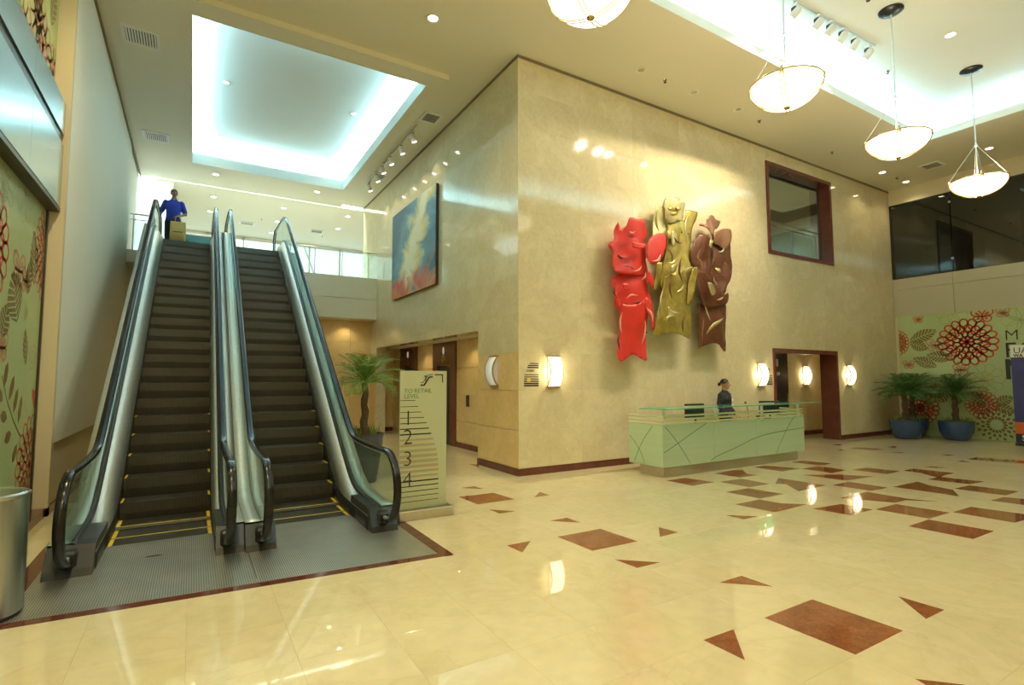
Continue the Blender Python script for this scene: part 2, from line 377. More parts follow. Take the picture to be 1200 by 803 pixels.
c5 = (520, 540); k5 = 3.53
for p in ([(62, 150), (205, 133), (293, 160), (140, 181)], [(70, 113), (127, 106), (165, 118)], [(373, 152), (397, 130), (438, 143)], [(187, 202), (298, 209), (232, 219)], [(437, 249), (510, 236), (568, 257)], [(470, 315), (648, 282), (803, 334), (615, 373)],
          [(262, 351), (360, 332), (325, 380)], [(708, 409), (895, 421), (800, 444)], [(889, 275), (970, 297), (894, 316)], [(-10, 385), (0, 372), (38, 393), (-10, 398)], [(105, 15), (143, 15), (145, 26)]): inl(c5, k5, p)
def inside(pt, poly):
    c = False; n = len(poly)
    for i in range(n):
        (x1, y1), (x2, y2) = poly[i], poly[i-1]
        if (y1 > pt[1]) != (y2 > pt[1]) and pt[0] < (x2-x1)*(pt[1]-y1)/(y2-y1)+x1: c = not c
    return c
done_ = []
for p in INL:
    ce = (sum(q[0] for q in p)/len(p), sum(q[1] for q in p)/len(p))
    if any(inside(ce, q) for q in done_): continue
    done_.append(p)
    mb = MB().prism(p, 'z', -.01, .0006)
    o = obj('brown_tile', mb, 'brown_granite', floor)
# ---- front marble wall (faces the lobby, y = CY)
FW = (CX, 18.25)
WIN = (11.80, 14.70, 4.64, 6.94); DOOR = (11.83, 14.70, 0, 2.34)
wf = MB()
for a, b, c, d in rect_minus((FW[0]+.02, FW[1], -.0, 7.5), [WIN, (DOOR[0], DOOR[1], -1, DOOR[3])]): wf.box(a, b, CY+.02, CY+.30, c, d)
wall_front = struct('wall_front', wf, 'marble')
zs = [.12, .75, 1.42, 2.07, 2.73, 3.39, 4.05, 4.71, 5.37, 6.03, 6.69, 7.27]
panels(wall_front, 'y', CY, 1, seq(CX, 18.2, 10), zs, [WIN, (DOOR[0], DOOR[1], -1, DOOR[3])], 'marble', gap=.0003)
# ---- left face of the marble block, x = CX
LOB = (9.04, 15.66, 0, 2.545)
wl = MB()
for a, b, c, d in rect_minus((CY+.02, 17.3, 0, 7.5), [(LOB[0], LOB[1], -1, LOB[3])]): wl.box(CX+.02, CX+.3, a, b, c, d)
wall_left_face = struct('wall_block', wl, 'marble')
panels(wall_left_face, 'x', CX, 1, [CY, 9.04], zs[:4], [], 'marble_warm', gap=.004)
panels(wall_left_face, 'x', CX, 1, [CY, 9.04, 10.7, 12.35, 14.0, 15.66, 17.3], zs[3:], [(LOB[0], LOB[1], -1, LOB[3])], 'marble', gap=.0003)
panels(wall_left_face, 'x', CX, 1, [15.66, 16.28], zs[:4], [], 'marble_warm', gap=.003)
# baseboards
def baseboard(name, mb): return struct(name, mb, 'red_granite')
baseboard('baseboard_front', MB().box(CX-.015, DOOR[0]-.0, CY-.015, CY+.02, 0, .115).box(DOOR[1]+.01, 18.0, CY-.015, CY+.02, 0, .115))
baseboard('baseboard_block', MB().box(CX-.0149, CX+.02, CY+.02, 9.04, 0, .115))
# shadow gap trims at the ceiling
struct('trim_1', MB().box(CX-.01, 18.2, CY-.012, CY, 7.25, 7.30), 'gap')
struct('trim_2', MB().box(CX-.012, CX, CY, 17.3, 7.25, 7.30), 'gap')
# ---- lift lobby behind the opening
XL = 5.45
PORT = [(11.62, 13.04), (14.21, 15.63)]
lob = MB()
for a, b, c, d in rect_minus((8.9, 16.3, 0, 2.7), [(p, q, -1, 2.545) for p, q in PORT]): lob.box(XL+.02, XL+.3, a, b, c, d)
wall_lobby = struct('wall_lobby', lob, 'marble_warm')
lh = [(a, b, -1, 2.54) for a, b in PORT]
panels(wall_lobby, 'x', XL, 1, [9.0, 10.4, 11.62, 13.04, 14.21, 15.63, 16.3], [.12, .62, 1.25, 1.88, 2.545], lh, 'marble_warm', gap=.004)
struct('wall_lobby_return', MB().box(CX+.02, XL+.3, 8.86, 9.035, 0, 2.7), 'marble_warm')
struct('ceiling_lobby', MB().box(CX+.3, XL+.3, 9.04, 16.4, 2.545, 2.70), 'ceiling')
baseboard('baseboard_lobby', MB().box(XL-.015, XL+.02, 9.04, 11.62, 0, .115).box(XL-.015, XL+.02, 13.04, 14.21, 0, .115))
# ---- back wall under the balcony
wb = struct('wall_back', MB().box(-1.6, XL+.3, 16.32, 16.5, 0, 4.4), 'marble_warm')
panels(wb, 'y', 16.3, 1, seq(-1.42, XL, 5), [.12, 1.0, 1.88, 2.75, 3.42], [], 'marble_warm', gap=.004)
baseboard('baseboard_back', MB().box(-1.42, XL, 16.285, 16.32, 0, .115))
# ---- balcony slab with fascia
slab = struct('floor_upper', MB().box(-1.6, CX+.0, 15.72, 24.0, 4.3, 4.65).box(-1.6, CX, 15.72, 16.32, 3.46, 4.3), 'ceiling')
for a, b in ((3.41, 3.99), (4.0, 4.65)):
    obj('fascia_panel', MB().bbox(1.98, CX-.002, 15.69, 15.72, a, b, .003), 'balcony', slab)
struct('ceiling_balcony', MB().box(-1.42, CX, 15.70, 16.3, 3.40, 3.46), 'ceiling')
# upper rooms beyond the balcony
struct('wall_upper_side', MB().box(-3.2, -.67, 17.85, 18.0, 4.65, 7.6), 'white_wall')
struct('wall_upper_right', MB().box(7.4, 7.6, 17.3, 23.4, 4.4, 7.5), 'cream_wall')
struct('wall_upper_left', MB().box(-1.1, -.95, 18.0, 23.4, 4.4, 7.5), 'cream_wall')
struct('ceiling_upper', MB().box(-1.1, 7.6, 17.62, 23.4, 7.30, 7.45), 'ceiling')
struct('floor_upper_hall', MB().box(-1.6, 7.6, 17.3, 23.4, 4.2, 4.6), 'floor')
# far window wall of the upper hall
wz0, wz1 = 4.65, 7.28
fwm = MB()
wx = [-.95, .3, 1.55, 2.8, 4.05, 5.3, 6.55, 7.4]
for x in wx: fwm.box(x-.03, x+.03, 23.25, 23.35, wz0, wz1)
fwm.box(-.95, 7.4, 23.25, 23.35, wz1-.12, wz1).box(-.95, 7.4, 23.25, 23.35, wz0, wz0+.12)
win_far = struct('window_2', fwm, 'white')
for i in range(len(wx)-1): obj('pane', MB().box(wx[i]+.03, wx[i+1]-.03, 23.29, 23.30, wz0+.12, wz1-.12), 'glass', win_far)
# diagonal braces outside and a small green tree shape
for q, (xa, xb) in enumerate(((2.7, 3.9), (4.9, 3.6))):
    o = obj('brace_rod', MB().tube([(xa, 23.6, 4.6), (xb, 23.6, 8.0)], .035, 8), 'steel', win_far)
# ---- main ceiling with the two coves
cg = MB()
SLAB = (-1.42, 3.93, 8.76, 17.3)
for a, b, c, d in rect_minus((-1.75, 18.4, -4.2, 17.32), [COVE_R, SLAB]): cg.box(a, b, c, d, CZ, CZ+.12)
ceiling = struct('ceiling', cg, 'ceiling')
sl = MB()
for a, b, c, d in rect_minus(SLAB, [COVE_L]): sl.box(a, b, c, d, 7.20, 7.42)
struct('ceiling_slab', sl, 'ceiling')
def cove_box(c, z0, z1, nm_, zt, g=.42):
    x0, x1, y0, y1 = c; mb = MB()
    mb.box(x0-g-.05, x1+g+.05, y0-g-.05, y1+g+.05, z1, z1+.05)
    mb.box(x0-g-.05, x0-g, y0-g, y1+g, z0, z1).box(x1+g, x1+g+.05, y0-g, y1+g, z0, z1).box(x0-g, x1+g, y0-g-.05, y0-g, z0, z1).box(x0-g, x1+g, y1+g, y1+g+.05, z0, z1)
    struct(nm_, mb, 'cove')
    lip = MB(); t = .012
    lip.box(x0+.001, x0+t, y0+.001, y1-.001, z0-zt, z0+.05).box(x1-t, x1-.001, y0+.001, y1-.001, z0-zt, z0+.05).box(x0+t, x1-t, y0+.001, y0+t, z0-zt, z0+.05).box(x0+t, x1-t, y1-t, y1-.001, z0-zt, z0+.05)
    return lip
l1 = cove_box(COVE_R, CZ+.12, 7.86, 'ceiling_cove_lobby', .121); struct('trim_3', l1, 'cove')
l2 = cove_box(COVE_L, 7.42, 7.82, 'ceiling_cove_escalator', .221); struct('trim_4', l2, 'cove')
# slot cove over the balcony edge
struct('ceiling_slot', MB().box(-1.4, 5.2, 17.25, 17.70, 7.60, 7.65).box(-1.4, 5.2, 17.25, 17.32, 7.42, 7.6).box(-1.4, 5.2, 17.62, 17.7, 7.45, 7.6), 'cove')
# ---- left side: white wall, mural bay, fascia
XW = -1.42
struct('wall_left', MB().box(XW-.25, XW, 8.40, 15.0, .85, 7.45), 'white_wall')
struct('wall_left_base', MB().box(XW-.25, XW-.03, 8.40, 16.3, 0, .85), 'cream_wall')
struct('wall_left_end', MB().box(XW-.25, XW-.03, 15.0, 17.3, .85, 7.45), 'white_wall')
struct('wall_left_return', MB().box(XW-.30, XW+.0, 8.30, 8.40, 0, 7.3), 'cream_wall')
struct('wall_left_back', MB().box(-1.95, -1.75, -4.2, 8.30, 0, 7.45), 'cream_wall')
baseboard('baseboard_left', MB().box(-1.60, -1.44, 4.2, 8.30, 0, .10).box(XW-.03, XW, 8.30, 16.3, 0, .10))
struct('trim_5', MB().box(XW, XW+.02, 8.4, 17.3, 7.13, 7.20), 'gap')
# rear, right
struct('wall_rear', MB().box(-1.95, 18.4, -4.4, -4.2, 0, 7.45), 'cream_wall')
XR = 18.0
struct('wall_right', MB().box(XR+.02, XR+.3, -4.2, 7.62, 0, 3.46).box(XR, XR+.3, -4.2, 7.62, 6.84, 7.45), 'cream_wall')
struct('wall_dark_room', MB().box(XR+2.6, XR+2.8, -4.2, 9.6, 3.46, 7.45).box(XR+.3, XR+2.6, 9.4, 9.6, 3.46, 7.45).box(XR+.3, XR+2.8, -4.2, 9.6, 7.40, 7.45), 'steel_dark')
fr_ = struct('wall_right_fascia', MB().box(XR+.01, XR+.3, -4.2, 7.555, 3.44, 4.57), 'fascia')
for a, b in ((-4.2, .0), (0, 3.0), (3.0, 6.08), (6.08, 7.555)):
    obj('fascia_panel', MB().bbox(XR-.03, XR+.01, a+.004, b-.004, 3.44, 4.235, .003), 'fascia', fr_)
    obj('fascia_panel', MB().bbox(XR-.03, XR+.01, a+.004, b-.004, 4.245, 4.57, .003), 'fascia', fr_)
wr = struct('window_3', MB().box(XR-.01, XR+.05, 7.50, 7.56, 4.57, 6.84).box(XR-.01, XR+.03, -4.2, 7.56, 6.80, 6.84), 'steel_dark')
for a, b in ((-4.2, -.0), (.0, 3.0), (3.0, 6.05), (6.07, 7.5)):
    obj('pane', MB().box(XR+.0, XR+.012, a+.005, b-.005, 4.57, 6.80), 'glass_dark', wr)
for z in (4.95, 6.55): obj('clamp', MB().cyl((XR-.03, 6.06, z), (XR+.03, 6.06, z), .035, 12), 'chrome', wr)
# room behind the smoked glass
struct('floor_upper_right', MB().box(XR+.3, XR+2.8, -4.2, 9.6, 4.35, 4.57), 'steel_dark')
for k, (a, b) in enumerate(((6.5, 7.2), (5.3, 6.1), (3.6, 4.8))):
    o = struct('door_%d' % (k+3), MB().bbox(XR+2.52, XR+2.6, a, b, 4.57, 6.5, .01), 'black')

# ================================================================== wall window with the brown frame
wn = MB(); t = .10
def frame_xz(mb, x0, x1, z0, z1, ya, yb, t):
    mb.box(x0, x0+t, ya, yb, z0, z1).box(x1-t, x1, ya, yb, z0, z1).box(x0+t, x1-t, ya, yb, z1-t, z1).box(x0+t, x1-t, ya, yb, z0, z0+t)
frame_xz(wn, WIN[0], WIN[1], WIN[2], WIN[3], CY-.03, CY+.32, .09)
window_1 = struct('window_1', wn, 'wood_red')
obj('pane', MB().box(WIN[0]+.09, WIN[1]-.09, CY+.24, CY+.252, WIN[2]+.09, WIN[3]-.09), 'glass_window', window_1)
# the upper corridor seen through it
uc = MB().box(11.0, 18.6, 12.0, 12.2, 4.4, 7.6).box(10.8, 11.0, 7.9, 12.2, 4.4, 7.6).box(18.4, 18.6, 7.9, 12.2, 4.4, 7.6)
struct('wall_corridor', uc, 'fascia')
struct('floor_corridor', MB().box(11.0, 18.4, 7.87, 12.0, 4.3, 4.5), 'fascia')
struct('ceiling_corridor', MB().box(11.0, 18.4, 7.87, 8.7, 7.3, 7.4).box(11, 18.4, 10.4, 12, 7.3, 7.4).box(11.0, 12.6, 8.7, 10.4, 7.3, 7.4).box(17.2, 18.4, 8.7, 10.4, 7.3, 7.4).box(12.3, 17.5, 8.4, 10.7, 7.7, 7.75), 'ceiling')
for (cx, cy_, lx, ly) in ((14.9, 8.85, 4.4, .08), (14.9, 10.55, 4.4, .08), (17.35, 9.5, .08, 1.6)):
    light('corridor_cove_light', 'AREA', (cx, cy_, 7.45), 45, COOL, lx, ly, rot=(PI, 0, 0))
for cx in (12.8, 14.6, 16.6): light('corridor_fill_light', 'AREA', (cx, 11.2, 7.28), 60, (1, .95, .8), .3, .3)  # added fill lights that brighten the corridor interior, no fixtures modelled
rl = thing('corridor_railing', 'grey metal guard railing with two top rails behind the framed wall window', 'railing', (13.6, 8.25, 4.5))
yr = 8.25
for z, r_ in ((5.78, .03), (5.66, .018)): obj('rail', MB().cyl((12.0, yr, z), (15.35, yr, z), r_, 10), 'steel', rl, smooth=True)
for x in (12.2, 14.0, 15.1, 15.3): obj('post', MB().bbox(x-.02, x+.02, yr-.03, yr+.03, 4.5, 5.76, .004), 'steel', rl)
obj('glass_panel', MB().box(12.25, 13.95, yr-.006, yr+.006, 4.6, 5.6), 'glass', rl)
obj('glass_panel', MB().box(14.05, 15.05, yr-.006, yr+.006, 4.6, 5.6), 'glass', rl)

# ================================================================== doorway recess in the front wall
YB = 8.75
dr = MB()
dr.box(DOOR[0], DOOR[0]+.10, CY-.02, CY+.33, 0, DOOR[3]).box(DOOR[1]-.07, DOOR[1]+.0, CY-.02, CY+.42, 0, DOOR[3]).box(DOOR[0]+.10, DOOR[1]-.07, CY-.02, CY+.33, DOOR[3]-.11, DOOR[3])
door_1 = struct('door_1', dr, 'wood_red')
wrx = struct('wall_recess', MB().box(DOOR[0]-.2, 16.8, YB+.02, YB+.2, 0, 2.6).box(DOOR[0]-.2, DOOR[0], CY+.3, YB+.02, 0, 2.6).box(16.6, 16.8, CY+.3, YB, 0, 2.6), 'marble_warm')
panels(wrx, 'y', YB, 1, [14.35, 15.2, 16.6], [.12, .72, 1.32, 1.92, 2.50], [], 'marble', gap=.004)
struct('ceiling_recess', MB().box(DOOR[0]-.2, 16.8, CY+.3, YB+.2, 2.45, 2.55), 'ceiling')
baseboard('baseboard_recess', MB().box(14.35, 16.6, YB-.02, YB+.02, 0, .115))
d2 = struct('door_2', MB().bbox(13.2, 14.34, YB-.03, YB+.02, 0, 2.3, .004), 'steel_dark')
obj('sign_plate', MB().bbox(13.75, 13.88, YB-.04, YB-.03, 1.95, 2.15, .003), 'alu', d2)
obj('sign_plate', MB().bbox(13.8, 13.95, YB-.04, YB-.03, 1.70, 1.80, .003), 'alu', d2)
obj('handle', MB().cyl((14.2, YB-.08, .9), (14.2, YB-.08, 1.2), .012, 8), 'chrome', d2)

# ================================================================== elevators
for k, (a, b) in enumerate(PORT):
    lb = ('brown stone lift portal just behind the frosted directory sign', 'brown stone lift portal farther down the lobby beside the palm')[k]
    e = thing('elevator', lb, 'elevator', (XL, (a+b)/2, 0), 'lifts in the side lobby')
    a += .003; b -= .003; pm = MB().box(XL-.03, XL+.03, a, a+.30, 0, 2.54).box(XL-.03, XL+.03, b-.30, b, 0, 2.54).box(XL-.03, XL+.03, a+.3, b-.3, 1.95, 2.54)
    obj('portal', pm, 'wood_red', e)
    m_ = (a+b)/2
    obj('door_leaf', MB().bbox(XL-.0, XL+.02, a+.3, m_-.003, 0, 1.95, .003), 'steel_dark', e)
    obj('door_leaf', MB().bbox(XL-.0, XL+.02, m_+.003, b-.3, 0, 1.95, .003), 'steel_dark', e)
    obj('lantern', MB().sphere((XL-.035, m_, 2.33), .075, (.35, .6, 1.3)), M['sconce_dim'], e, smooth=True)
    fr2 = MB(); s_ = .085
    for dy0, dy1, dz0, dz1 in ((-s_, s_, -s_, -s_+.02), (-s_, s_, s_-.02, s_), (-s_, -s_+.02, -s_, s_), (s_-.02, s_, -s_, s_)): fr2.box(XL-.04, XL-.03, m_+dy0, m_+dy1, 2.12+dz0, 2.12+dz1)
    obj('floor_indicator', fr2, 'brass', e)
cp = thing('call_plate', 'small dark lift call plate on the cream lobby wall', 'call panel', (XL, 11.0, 1.1))
obj('plate', MB().bbox(XL-.02, XL, 10.93, 11.06, .98, 1.24, .004), 'steel_dark', cp)
obj('button', MB().cyl((XL-.03, 10.995, 1.14), (XL-.02, 10.995, 1.14), .015, 10), 'chrome', cp)
obj('button', MB().cyl((XL-.03, 10.995, 1.07), (XL-.02, 10.995, 1.07), .015, 10), 'chrome', cp)

# ================================================================== ESCALATORS
def NZ(y): return .286+.715*(y-7.519)
def smax(a, b, k=.12): return .5*(a+b+math.sqrt((a-b)**2+k*k))
def smin(a, b, k=.12): return .5*(a+b-math.sqrt((a-b)**2+k*k))
LANDZ = 4.70
YT = 15.55                                   # where the upper decks end
def cA(y): return smin(smax(.14, NZ(y)+.06, .16), LANDZ+.08)
def cB(y): return smin(smax(.23, NZ(y)+.42, .2), LANDZ+.32)
def cH(y): return smin(smax(.85, NZ(y)+.93, .14), LANDZ+.95, .2)
def ramp(y0, y1, n=60): return [y0+(y1-y0)*i/n for i in range(n+1)]
mg, nt, b = nm('grooved_steel')
def groove(name, col, rough, sc_, strength=.5, metal=.9):
    m, nt, b = nm(name); N = nt.nodes.new; L = nt.links.new
    geo = N('ShaderNodeNewGeometry'); sx = N('ShaderNodeSeparateXYZ'); L(geo.outputs['Position'], sx.inputs[0])
    mu = N('ShaderNodeMath'); mu.operation = 'MULTIPLY'; mu.inputs[1].default_value = sc_; L(sx.outputs[0], mu.inputs[0])
    sn = N('ShaderNodeMath'); sn.operation = 'SINE'; L(mu.outputs[0], sn.inputs[0])
    mr = N('ShaderNodeMapRange'); mr.inputs[1].default_value = -.6; mr.inputs[2].default_value = .6; L(sn.outputs[0], mr.inputs[0])
    mx = N('ShaderNodeMixRGB'); mx.inputs[1].default_value = (col[0]*.5, col[1]*.5, col[2]*.5, 1); mx.inputs[2].default_value = (*col, 1)
    nz = N('ShaderNodeTexNoise'); nz.inputs['Scale'].default_value = 3; L(geo.outputs['Position'], nz.inputs[0])
    m3 = N('ShaderNodeMixRGB'); m3.blend_type = 'MULTIPLY'; m3.inputs[0].default_value = .35
    L(mr.outputs[0], mx.inputs[0]); L(mx.outputs[0], m3.inputs[1]); L(nz.outputs[0], m3.inputs[2]); L(m3.outputs[0], b.inputs['Base Color'])
    bp = N('ShaderNodeBump'); bp.inputs['Strength'].default_value = strength; bp.inputs['Distance'].default_value = .004; L(mr.outputs[0], bp.inputs['Height']); L(bp.outputs[0], b.inputs['Normal'])
    b.inputs['Metallic'].default_value = metal; b.inputs['Roughness'].default_value = rough; return m
M['plate'] = groove('grooved_steel_plate', (.80, .79, .74), .3, 2*PI/.017, .25, .75)
M['step'] = groove('grooved_step_metal', (.10, .092, .072), .42, 2*PI/.012, .5, .55)
# granite border and landing plates at the foot
BF = lambda x, o=0: 4.748-(x+1.0)*.0630+o
brd = MB()
brd.prism([(-1.17, BF(-1.17)), (2.12, BF(2.12)), (2.12, BF(2.12, .10)), (-1.17, BF(-1.17, .10))], 'z', -.015, .0012)
o = struct('floor_border', brd, 'red_granite')
obj('border_strip', MB().prism([(2.0, BF(2.0, .1)), (2.12, BF(2.12, .1)), (2.12, 16.2), (2.0, 16.2)], 'z', -.015, .0012), 'red_granite', o)
obj('border_strip', MB().prism([(-1.17, BF(-1.17, .1)), (-1.04, BF(-1.04, .1)), (-1.04, 9.0), (-1.17, 9.0)], 'z', -.015, .0012), 'red_granite', o)

def sweep_yz(mb, x, path, prof):
    """prof: (dx, dn) closed outline; path: list of (y, z); dn is along the left normal"""
    n = len(prof); V = []
    for i, (y, z) in enumerate(path):
        a = path[max(i-1, 0)]; b_ = path[min(i+1, len(path)-1)]
        t = Vector((b_[0]-a[0], b_[1]-a[1])).normalized(); nn = Vector((-t.y, t.x))
        for dx, dn in prof: V.append((x+dx, y+nn.x*dn, z+nn.y*dn))
    Fc = []
    for i in range(len(path)-1):
        for k in range(n): k2 = (k+1) % n; Fc.append((i*n+k, i*n+k2, (i+1)*n+k2, (i+1)*n+k))
    Fc.append(tuple(range(n))); Fc.append(tuple(range((len(path)-1)*n, len(path)*n)))
    return mb.add(V, Fc)
HP = [(-.04, -.012), (-.034, .012), (-.02, .02), (.02, .02), (.034, .012), (.04, -.012), (.03, -.024), (.014, -.016), (-.014, -.016), (-.03, -.024)]
STEP_ME = {}
def escalator(name_label, xg0, xg1, xs0, xs1, yo, outer):
    """xg: glass planes, xs: step edges, yo: shift along y, outer: outward deck edges"""
    T = thing('escalator', name_label, 'escalator', (0, 0, 0), 'twin escalators')
    T.location = ((xg0+xg1)/2, 6.2+yo, 0)
    # steps
    W = xs1-xs0-.012
    sm = MB(); d = .3133; hh = .224
    pts = [(0, 0), (d+.02, 0), (d+.02, -.02), (.03, -.03), (.012, -.12), (.03, -hh-.02), (.0, -hh-.02), (-.012, -.12), (-.002, -.02)]
    sm.prism([(p[0], p[1]) for p in pts], 'x', -W/2, W/2)
    sme = bpy.data.meshes.new('step'); sme.from_pydata(sm.v, [], sm.f); bm = bmesh.new(); bm.from_mesh(sme); bmesh.ops.recalc_face_normals(bm, faces=bm.faces[:]); bm.to_mesh(sme); bm.free(); sme.materials.append(M['step'])
    ym = MB().box(-W/2, -W/2+.035, .015, d-.0, -.001, .0025).box(W/2-.035, W/2, .015, d-.0, -.001, .0025).box(-W/2+.035, W/2-.035, .002, .02, -.001, .0018)
    y2 = MB().box(-W/2, -W/2+.022, .015, d-.03, -.001, .0025).box(W/2-.022, W/2, .015, d-.03, -.001, .0025)
    yme2 = bpy.data.meshes.new('yellow_edge'); yme2.from_pydata(y2.v, [], y2.f); yme2.materials.append(M['yellow'])
    yme = bpy.data.meshes.new('yellow_edge'); yme.from_pydata(ym.v, [], ym.f); yme.materials.append(M['yellow'])
    xm = (xs0+xs1)/2
    pos = [(6.33+yo+.02, .0), (6.33+yo+.02+.40, .003), (7.12+yo-.02, .035)]+[(7.12+.3133*k+yo, .224*k) for k in range(1, 22)]
    for (y, z) in pos:
        s_ = link_mesh('step', sme, (xm, y, z), T)
        if z < 1.2: q = bpy.data.objects.new('yellow_edge', yme if z < .1 else yme2); COL.objects.link(q); q.parent = s_
        if z < .04: s_.scale = (1, 1.3, .2)
    obj('landing_plate', MB().bbox(xs0-.0, xs1+.0, 14.02+yo, 15.72, LANDZ-.2, LANDZ, .005), 'plate', T)
    obj('comb_plate', MB().prism([(6.02+yo, .004), (6.34+yo, .012), (6.36+yo, -.02), (6.02+yo, -.02)], 'x', xs0, xs1), 'plate', T)
    px0 = -1.04 if xg0 < 0 else .503; px1 = .497 if xg0 < 0 else 2.0
    obj('floor_plate', MB().prism([(px0, BF(px0, .1)), (px1, BF(px1, .1)), (px1, 6.5), (px0, 6.5)], 'z', -.02, .003), 'plate', T)
    if xg0 < 0: obj('drain_cover', MB().sphere((-.25, 5.95, .003), .05, (1.4, .5, .05), 14, 6), 'black', T)
    for side, (xg, xs, xo) in enumerate(((xg0, xs0, outer[0]), (xg1, xs1, outer[1]))):
        sg = -1 if side == 0 else 1
        # handrail
        path = []
        cy_, cz_, r_ = 5.60+yo, .49, .37
        path += [(6.0+yo, .12), (5.75+yo, .118)]
        for i in range(17):
            a = -PI/2-PI*i/16; path.append((cy_+r_*math.cos(a), cz_+r_*math.sin(a)))
        path += [(y, cH(y-yo)) for y in ramp(5.95+yo, 15.1+yo, 80)]
        path = [(p[0], p[1]) for p in path]
        ctz = LANDZ+.95-.36; cyt = 15.35+yo
        for i in range(1, 17):
            a = PI/2-PI*i/16; path.append((cyt+.36*math.cos(a), ctz+.36*math.sin(a)))
        path += [(15.0+yo, LANDZ+.22)]
        hp = [(-dx, dn) for dx, dn in HP]
        # the belt's outer face looks away from the loop: left normal of the path runs outward at the top going up
        obj('handrail', sweep_yz(MB(), xg, path, HP), 'rubber', T, smooth=True)
        # metal track under the belt
        obj('handrail_track', sweep_yz(MB(), xg, path, [(-.014, -.045), (.014, -.045), (.014, -.018), (-.014, -.018)]), 'steel', T, smooth=True)
        # glass panels
        cuts = [5.25+yo, 6.62+yo, 8.1+yo, 9.6+yo, 11.1+yo, 12.6+yo, 14.1+yo, 15.68+yo]
        def top(y):
            if y < cy_: return cz_+math.sqrt(max(r_*r_-(y-cy_)**2, 0))-.03
            if y > cyt: return ctz+math.sqrt(max(.36**2-(y-cyt)**2, 0))-.03
            return cH(y-yo)-.03
        def bot(y):
            z = cB(y-yo)-.03
            if y < cy_: z = max(z, cz_-math.sqrt(max(r_*r_-(y-cy_)**2, 0))+.03)
            return min(z, top(y)-.005)
        for i in range(len(cuts)-1):
            ys = ramp(cuts[i]+.004, cuts[i+1]-.004, 14)
            poly = [(y, bot(y)) for y in ys]+[(y, top(y)) for y in ys[::-1]]
            mb = MB(); n = len(ys)
            V = []; 
            for x in (xg-.006, xg+.006): V += [(x, y, bot(y)) for y in ys]+[(x, y, top(y)) for y in ys]
            Fc = []
            for k in range(n-1):
                Fc += [(k, k+1, n+k+1, n+k), (2*n+k, 2*n+k+1, 3*n+k+1, 3*n+k), (k, k+1, 2*n+k+1, 2*n+k), (n+k, n+k+1, 3*n+k+1, 3*n+k)]
            Fc += [(0, n, 3*n, 2*n), (n-1, 2*n-1, 4*n-1, 3*n-1)]
            obj('glass_panel', mb.add(V, Fc), 'glass_esc', T)
        # inner cladding: skirt, sloping panel; then the seam and the outer deck
        ys = ramp(5.78+yo, YT+yo, 70)
        def strip(name, f0, f1, mat):
            V = []
            for y in ys: a, c = f0(y-yo), f1(y-yo); V += [(a[0], y, a[1]), (c[0], y, c[1])]
            Fc = [(2*i, 2*i+1, 2*i+3, 2*i+2) for i in range(len(ys)-1)]
            o = obj(name, MB().add(V, Fc), mat, T, smooth=True)
            md = o.modifiers.new('Solidify', 'SOLIDIFY'); md.thickness = .004; md.offset = 0; return o
        xi = xg-sg*.022
        strip('skirt', lambda y: (xs, cA(y)-.32 if y > 6.4 else -.01), lambda y: (xs, cA(y)), 'steel_dark')
        strip('inner_deck', lambda y: (xs, cA(y)), lambda y: (xi-sg*.012, cB(y)-.045), 'steel')
        strip('gasket', lambda y: (xi-sg*.012, cB(y)-.045), lambda y: (xi, cB(y)), 'black')
        strip('seam', lambda y: (xi, cB(y)), lambda y: (xg, cB(y)), 'black')
        strip('outer_deck', lambda y: (xg+sg*.008, cB(y)+.002), lambda y: (xo, cB(y)+.002), 'steel')
        if abs(xo-.475) > .01:
            strip('outer_cladding', lambda y: (xo, cB(y)), lambda y: (xo, max(cB(y)-1.15, .01)), 'fascia')
        # newel box
        bx0, bx1 = sorted((xs, xo)); yb = 5.62+yo
        obj('newel_box', MB().prism([(yb, .0), (yb+.03, .06), (yb+.16, .225), (yb+.30, .235), (yb+.9, .235), (yb+.9, 0)], 'x', bx0+.002, bx1-.002), 'steel_dark', T)
        obj('handrail_inlet', MB().bbox(xg-.06, xg+.06, yb+.03, yb+.26, .06, .20, .02), 'black', T)
        obj('newel_box', MB().prism([(YT+yo-.05, LANDZ-.2), (YT+yo-.05, LANDZ+.32), (YT+yo+.05, LANDZ+.32), (YT+yo+.12, LANDZ), (YT+yo+.12, LANDZ-.2)], 'x', bx0+.002, bx1-.002), 'steel', T)
    # truss soffit
    obj('truss_soffit', MB().prism([(y, max(cB(y-yo)-1.2, 0.0)) for y in ramp(7.6+yo, YT+yo, 12)]+[(y, max(cB(y-yo)-1.12, .05)) for y in ramp(7.6+yo, YT+yo, 12)[::-1]], 'x', outer[0]+.01, outer[1]-.01), 'fascia', T)
    return T
escalator('dark stepped escalator on the side of the white wall, with the man at its top', -.83, .33, -.66, .235, .03, (-.99, .4735))
escalator('dark stepped escalator on the side of the potted palm, empty of riders', .62, 1.80, .745, 1.665, -.03, (.4765, 1.95))
# small guard rail beside the escalator head
gr = thing('landing_rail', 'thin grey guard rail with one post beside the top of the escalator', 'railing', (-1.2, 15.2, 4.65))
obj('rail', MB().cyl((-1.40, 15.2, 5.55), (-1.0, 15.2, 5.55), .02, 8), 'steel', gr); obj('rail', MB().cyl((-1.40, 15.2, 5.42), (-1.0, 15.2, 5.42), .012, 8), 'steel', gr)
obj('post', MB().cyl((-1.33, 15.2, 4.66), (-1.33, 15.2, 5.55), .015, 8), 'steel', gr)
obj('glass_panel', MB().box(-1.31, -1.02, 15.195, 15.205, 4.7, 5.40), 'glass', gr)
struct('floor_landing_side', MB().box(-1.45, -1.0, 15.0, 16.3, 4.35, 4.65), 'white_wall')
